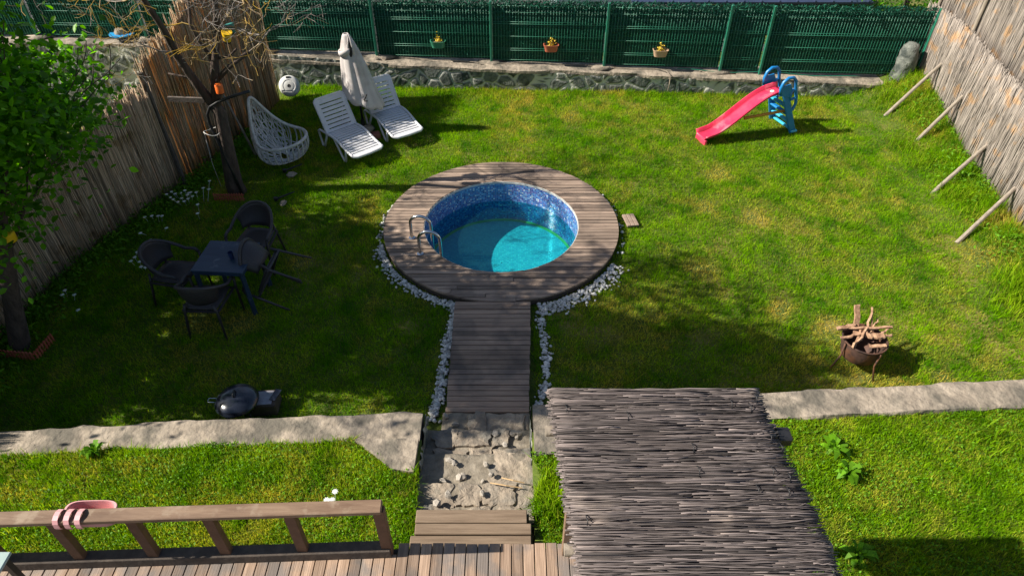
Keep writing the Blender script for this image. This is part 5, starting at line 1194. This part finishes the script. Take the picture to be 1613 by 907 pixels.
# leaf clumps through the crown volume, plus unseen ones placed to shade the lawn
CT = []
rr = np.random.default_rng(4)
def crown(c, rad, n, lo_=.35):
    v = rr.normal(0, 1, (n, 3)); v /= np.linalg.norm(v, axis=1, keepdims=True); v *= (rr.uniform(lo_, 1, (n, 1)))**.6
    return np.array(c)+v*np.array(rad)
cl = np.concatenate([crown((-5.85, 5.9, 3.2), (1.5, 1.15, 1.35), 190), crown((-6.0, 5.2, 5.0), (1.7, 1.1, 1.2), 110), crown((-6.0, 4.95, 6.3), (1.3, .6, 1.0), 110), crown((-5.9, 5.6, 2.1), (.9, .8, .7), 24), crown((-5.4, 7.0, 2.6), (.8, .8, .7), 36), crown((-7.2, 7.0, 3.6), (1.0, 1.3, 1.0), 60), crown((-7.4, 8.2, 3.0), (.9, .9, .8), 36)])
cl = cl[~((np.abs(cl[:, 0]+5.6) < .5) & (np.abs(cl[:, 1]-5.6) < .7) & (cl[:, 2] < 1.7))]
tp = np.array([tuple(q+lo) for q, _ in tips]); tp = tp[(tp[:, 2] > 1.3) & (tp[:, 0] > -7) & (tp[:, 0] < -4.9+.15*(tp[:, 1]-6)) & (tp[:, 1] < 7.6)]
cl = np.concatenate([cl, tp, crown((-4.75, 5.7, 3.3), (.4, .6, .8), 16, .0), crown((-5.2, 6.5, 2.7), (.5, .5, .5), 16, 0), crown((-7.3, 5.1, 2.9), (.9, .7, .6), 70)])
P_ = []
for c in cl:
    k = rr.integers(38, 80); s = rr.uniform(.14, .28); a = rr.normal(0, s, (k, 3)); a[:, 2] *= .75; P_.append(c+a)
P_ = np.concatenate(P_); P_ = P_[P_[:, 2] > .9]
leaves('foliage', P_-np.array(lo), .09, 'leaf', .25, parent=LT, aspect=.62, droop=.7)
lantern('yellow lantern hanging low on the leafy tree beside its trunk', GY(18, 378, lo.y-.1), 'yellow', .06, .11, .10, 1, .1)

# unseen trees added left of the frame, crowns shaped to shade the lawn
def shade_tree(c, rad, n, label, hgt):
    t = thing('added_shade_tree', label, 'tree', (c[0], c[1], 0)); m_ = MB(); tp = []
    m_.tube([(0, 0, -.1), (.05, 0, c[2]*.5), (0, .05, c[2])], [.2, .15, .07], 9)
    for k in range(6):
        a = k*1.05; grow(m_, Vector((0, 0, c[2]*(.45+.08*k))), Vector((math.cos(a), math.sin(a), .7)).normalized(), rad[0]*.6, .06, 2, rl, tp)
    m_.build('trunk', 'bark', t, smooth='all')
    q = crown((0, 0, c[2]), rad, n); P_ = np.concatenate([p+rr.normal(0, .28, (42, 3)) for p in q])
    leaves('foliage', P_, .15, 'leaf', .25, parent=t, aspect=.62, droop=.7); return t
SHADE = [((-8.5, 4.85, 7.3), (1.3, .6, .9), 130, 'tallest unseen leafy tree, added outside the left reed fence to shade the lawn'), ((-8.3, 6.7, 4.0), (.8, 1.7, .7), 110, 'lower unseen leafy tree, added outside the left reed fence to shade the lawn')]
for s in SHADE: shade_tree(s[0], s[1], s[2], s[3], 0)

# ------------------------------------------------------------------ plants
def daisy(label, u, v, heads, r=.30, h=.15, nl=220):
    c = G(u, v); t = thing('daisy_plant', label, 'flowering plant', c, 0, 'white flowering plants along the reed fence')
    C_ = np.stack([RN.normal(0, r*.55, nl), RN.normal(0, r*.55, nl), np.abs(RN.normal(0, h*.45, nl))+.02], 1); leaves('foliage', C_, .05, 'weed', .2, parent=t, aspect=.3)
    for (hu, hv) in heads:
        p = G(hu, hv, h+.03)-c; mb = MB(); k = 9; V = [(0, 0, .004)]
        for i in range(k*2): a = math.pi*i/k; rr_ = .032 if i % 2 == 0 else .02; V.append((rr_*math.cos(a), rr_*math.sin(a), .0))
        V = np.array(V)+np.array(p); mb.add(V, [(0, 1+i, 1+(i+1) % (k*2)) for i in range(k*2)])
        mb.tube([(p.x, p.y, p.z-.002), (p.x*.7, p.y*.7, 0)], .003, 4); mb.build('blossom', 'petal', t)
daisy('densest white flowering clump, by the reed fence behind the edging fence', 293, 308, [(262, 306), (270, 302), (276, 305), (284, 304), (291, 300), (295, 307), (300, 303), (286, 312), (296, 313), (273, 314), (280, 318), (290, 317), (303, 309), (297, 304), (268, 311)])
daisy('white flowering clump low by the reed fence, left of the leftmost rattan chair', 215, 405, [(206, 411), (216, 397), (220, 412), (226, 410), (222, 420), (229, 421), (212, 405)], .22, .14, 130)
daisy('sparse white flowering clump between the reed fence and the densest clump', 240, 342, [(228, 342), (239, 340), (249, 340), (255, 340), (262, 359), (221, 367)], .3, .16, 150)
daisy('sparse white flowering clump beside the edging fence of the bare tree', 310, 330, [(311, 322), (309, 303), (311, 336), (320, 296), (329, 298), (330, 285)], .25, .16, 120)
daisy('sparse white flowering clump nearest the leafy tree by the reed fence', 100, 465, [(102, 457), (117, 464), (98, 464), (123, 488), (237, 378)], .3, .14, 180)
daisy('small white flower cluster in the terrace grass behind the railing end', 520, 800, [(515, 788), (519, 790), (523, 788), (521, 793), (527, 776)], .10, .10, 50)
for c in list(bpy.data.objects):
    if c.get('label') == 'small white flower cluster in the terrace grass behind the railing end': c.location = G(520, 800, .56)
N = 5200
yy = RN.uniform(3.5, 11.8, N); xx = xl_fence(yy)+np.abs(RN.normal(0, .28, N))+.05
o = leaves('ground_cover', np.stack([xx, yy, lawn_z(xx, yy)+np.abs(RN.normal(0, .08, N))+.02], 1), .07, 'weed', .25, aspect=.35); tag(o, 'dark leafy weeds along the foot of the left reed fence', 'ground cover', kind='stuff')
N = 5000
yy = RN.uniform(4.8, 13.2, N); xx = xr_fence(yy)-np.abs(RN.normal(0, .30, N))-.03; k = fbm(xx, yy, 1.3, 3, 61)+.1*RN.random(N) > .47; xx, yy = xx[k], yy[k]
o = leaves('ground_cover', np.stack([xx, yy, lawn_z(xx, yy)+np.abs(RN.normal(0, .07, len(xx)))+.02], 1), .06, 'weed', .3, aspect=.4); tag(o, 'leafy weeds along the foot of the right reed fence', 'ground cover', kind='stuff')
def tufts(name, C0, n, h, spread, label, m_='grass'):
    x = C0[0]+RN.normal(0, spread, n); y = C0[1]+RN.normal(0, spread, n); z = np.where(y < 4.5, terr_z(x, y), lawn_z(x, y))
    return x, y, z, h*RN.uniform(.4, 1.1, n)
TX_ = []
for (u, v, n, h, sp, zz) in ((1600, 455, 420, .34, .14, 0), (1590, 480, 260, .26, .14, 0), (1500, 315, 260, .22, .14, 0), (1535, 345, 200, .2, .12, 0), (1420, 235, 240, .22, .14, .0), (1450, 262, 220, .2, .14, 0), (1370, 125, 300, .26, .16, .3), (1400, 150, 300, .24, .16, .3), (1345, 130, 240, .22, .14, .2), (1440, 190, 200, .2, .13, .1), (870, 800, 420, .22, .07, .58), (868, 760, 260, .15, .07, .56), (885, 735, 150, .12, .06, .55), (848, 770, 160, .14, .05, .55), (660, 745, 120, .12, .05, .5), (1560, 690, 160, .18, .10, .55), (500, 685, 160, .12, .08, .5), (640, 700, 120, .12, .06, .52), (1150, 145, 160, .16, .2, 0), (900, 150, 220, .15, .25, 0), (1000, 150, 200, .16, .25, 0), (1250, 160, 240, .17, .2, 0), (780, 152, 200, .14, .25, 0), (700, 150, 150, .13, .2, 0), (545, 870, 200, .12, .1, .62), (30, 830, 260, .12, .15, .6)):
    p = G(u, v, zz); TX_.append(tufts('', (p.x, p.y), n, h, sp, ''))
x, y, z, h = [np.concatenate([t_[i] for t_ in TX_]) for i in range(4)]
k = ~((y < 4.5) & ~terr_in(x, y)) & (y < wall_y(x)-.02) & (x < xr_fence(y)-.01)
x, y, z, h = x[k], y[k], z[k], h[k]
blades('tall_grass', x, y, z, h, RN.uniform(.007, .012, len(x)), np.clip(RN.normal(.05, .15, len(x)), 0, 1), 'grass_up', .55, 'taller grass tufts along walls, fences and steps', seg=True)
# dock rosettes on the terrace: one can count them
for i, (u, v, s, lab) in enumerate(((1315, 705, .16, 'large dock leaf rosette in the grass to the right of the twig roof'), (1335, 745, .13, 'dock leaf rosette just below the largest one right of the twig roof'), (150, 712, .12, 'dock leaf rosette at the left retaining wall above the pink planter'), (1345, 880, .14, 'dock leaf rosette in the shade right of the twig roof'))):
    p = G(u, v, .55); p.z = float(terr_z(p.x, p.y)); s *= .8; n = 26; a = RN.uniform(0, 6.28, n); r = s*RN.uniform(.2, 1., n)
    V = []; F_ = []
    for k in range(n):
        ca, sa = math.cos(a[k]), math.sin(a[k]); L = r[k]*1.2+.03; w_ = L*RN.uniform(.12, .22); b = len(V); z1 = .03+.09*RN.random()
        for (s_, ww, zz) in ((.05, .2, .01), (.35, .9, z1), (.7, 1., z1*1.2), (1., .1, z1*.6)):
            V += [(ca*L*s_-sa*w_*ww, sa*L*s_+ca*w_*ww, zz), (ca*L*s_+sa*w_*ww, sa*L*s_-ca*w_*ww, zz)]
        F_ += [(b+2*j, b+2*j+1, b+2*j+3, b+2*j+2) for j in range(3)]
    o = MB().add(V, F_).build('dock_plant', 'weed'); o.location = p; tag(o, lab, 'plant', 'dock plants in the terrace grass')
# dark hedge beyond the fence in the right corner
t = thing('hedge', 'dark evergreen hedge beyond the green fence in the far right corner', 'hedge', (9.3, 16.5, 0))
q = crown((0, 0, 1.0), (2.2, .8, 1.1), 160, .5); leaves('foliage', np.concatenate([p+rr.normal(0, .2, (40, 3)) for p in q]), .09, 'leaf', .3, parent=t)
MB().tube([(0, 0, 0), (0, 0, 1.2)], .06, 7).build('stem', 'bark', t)
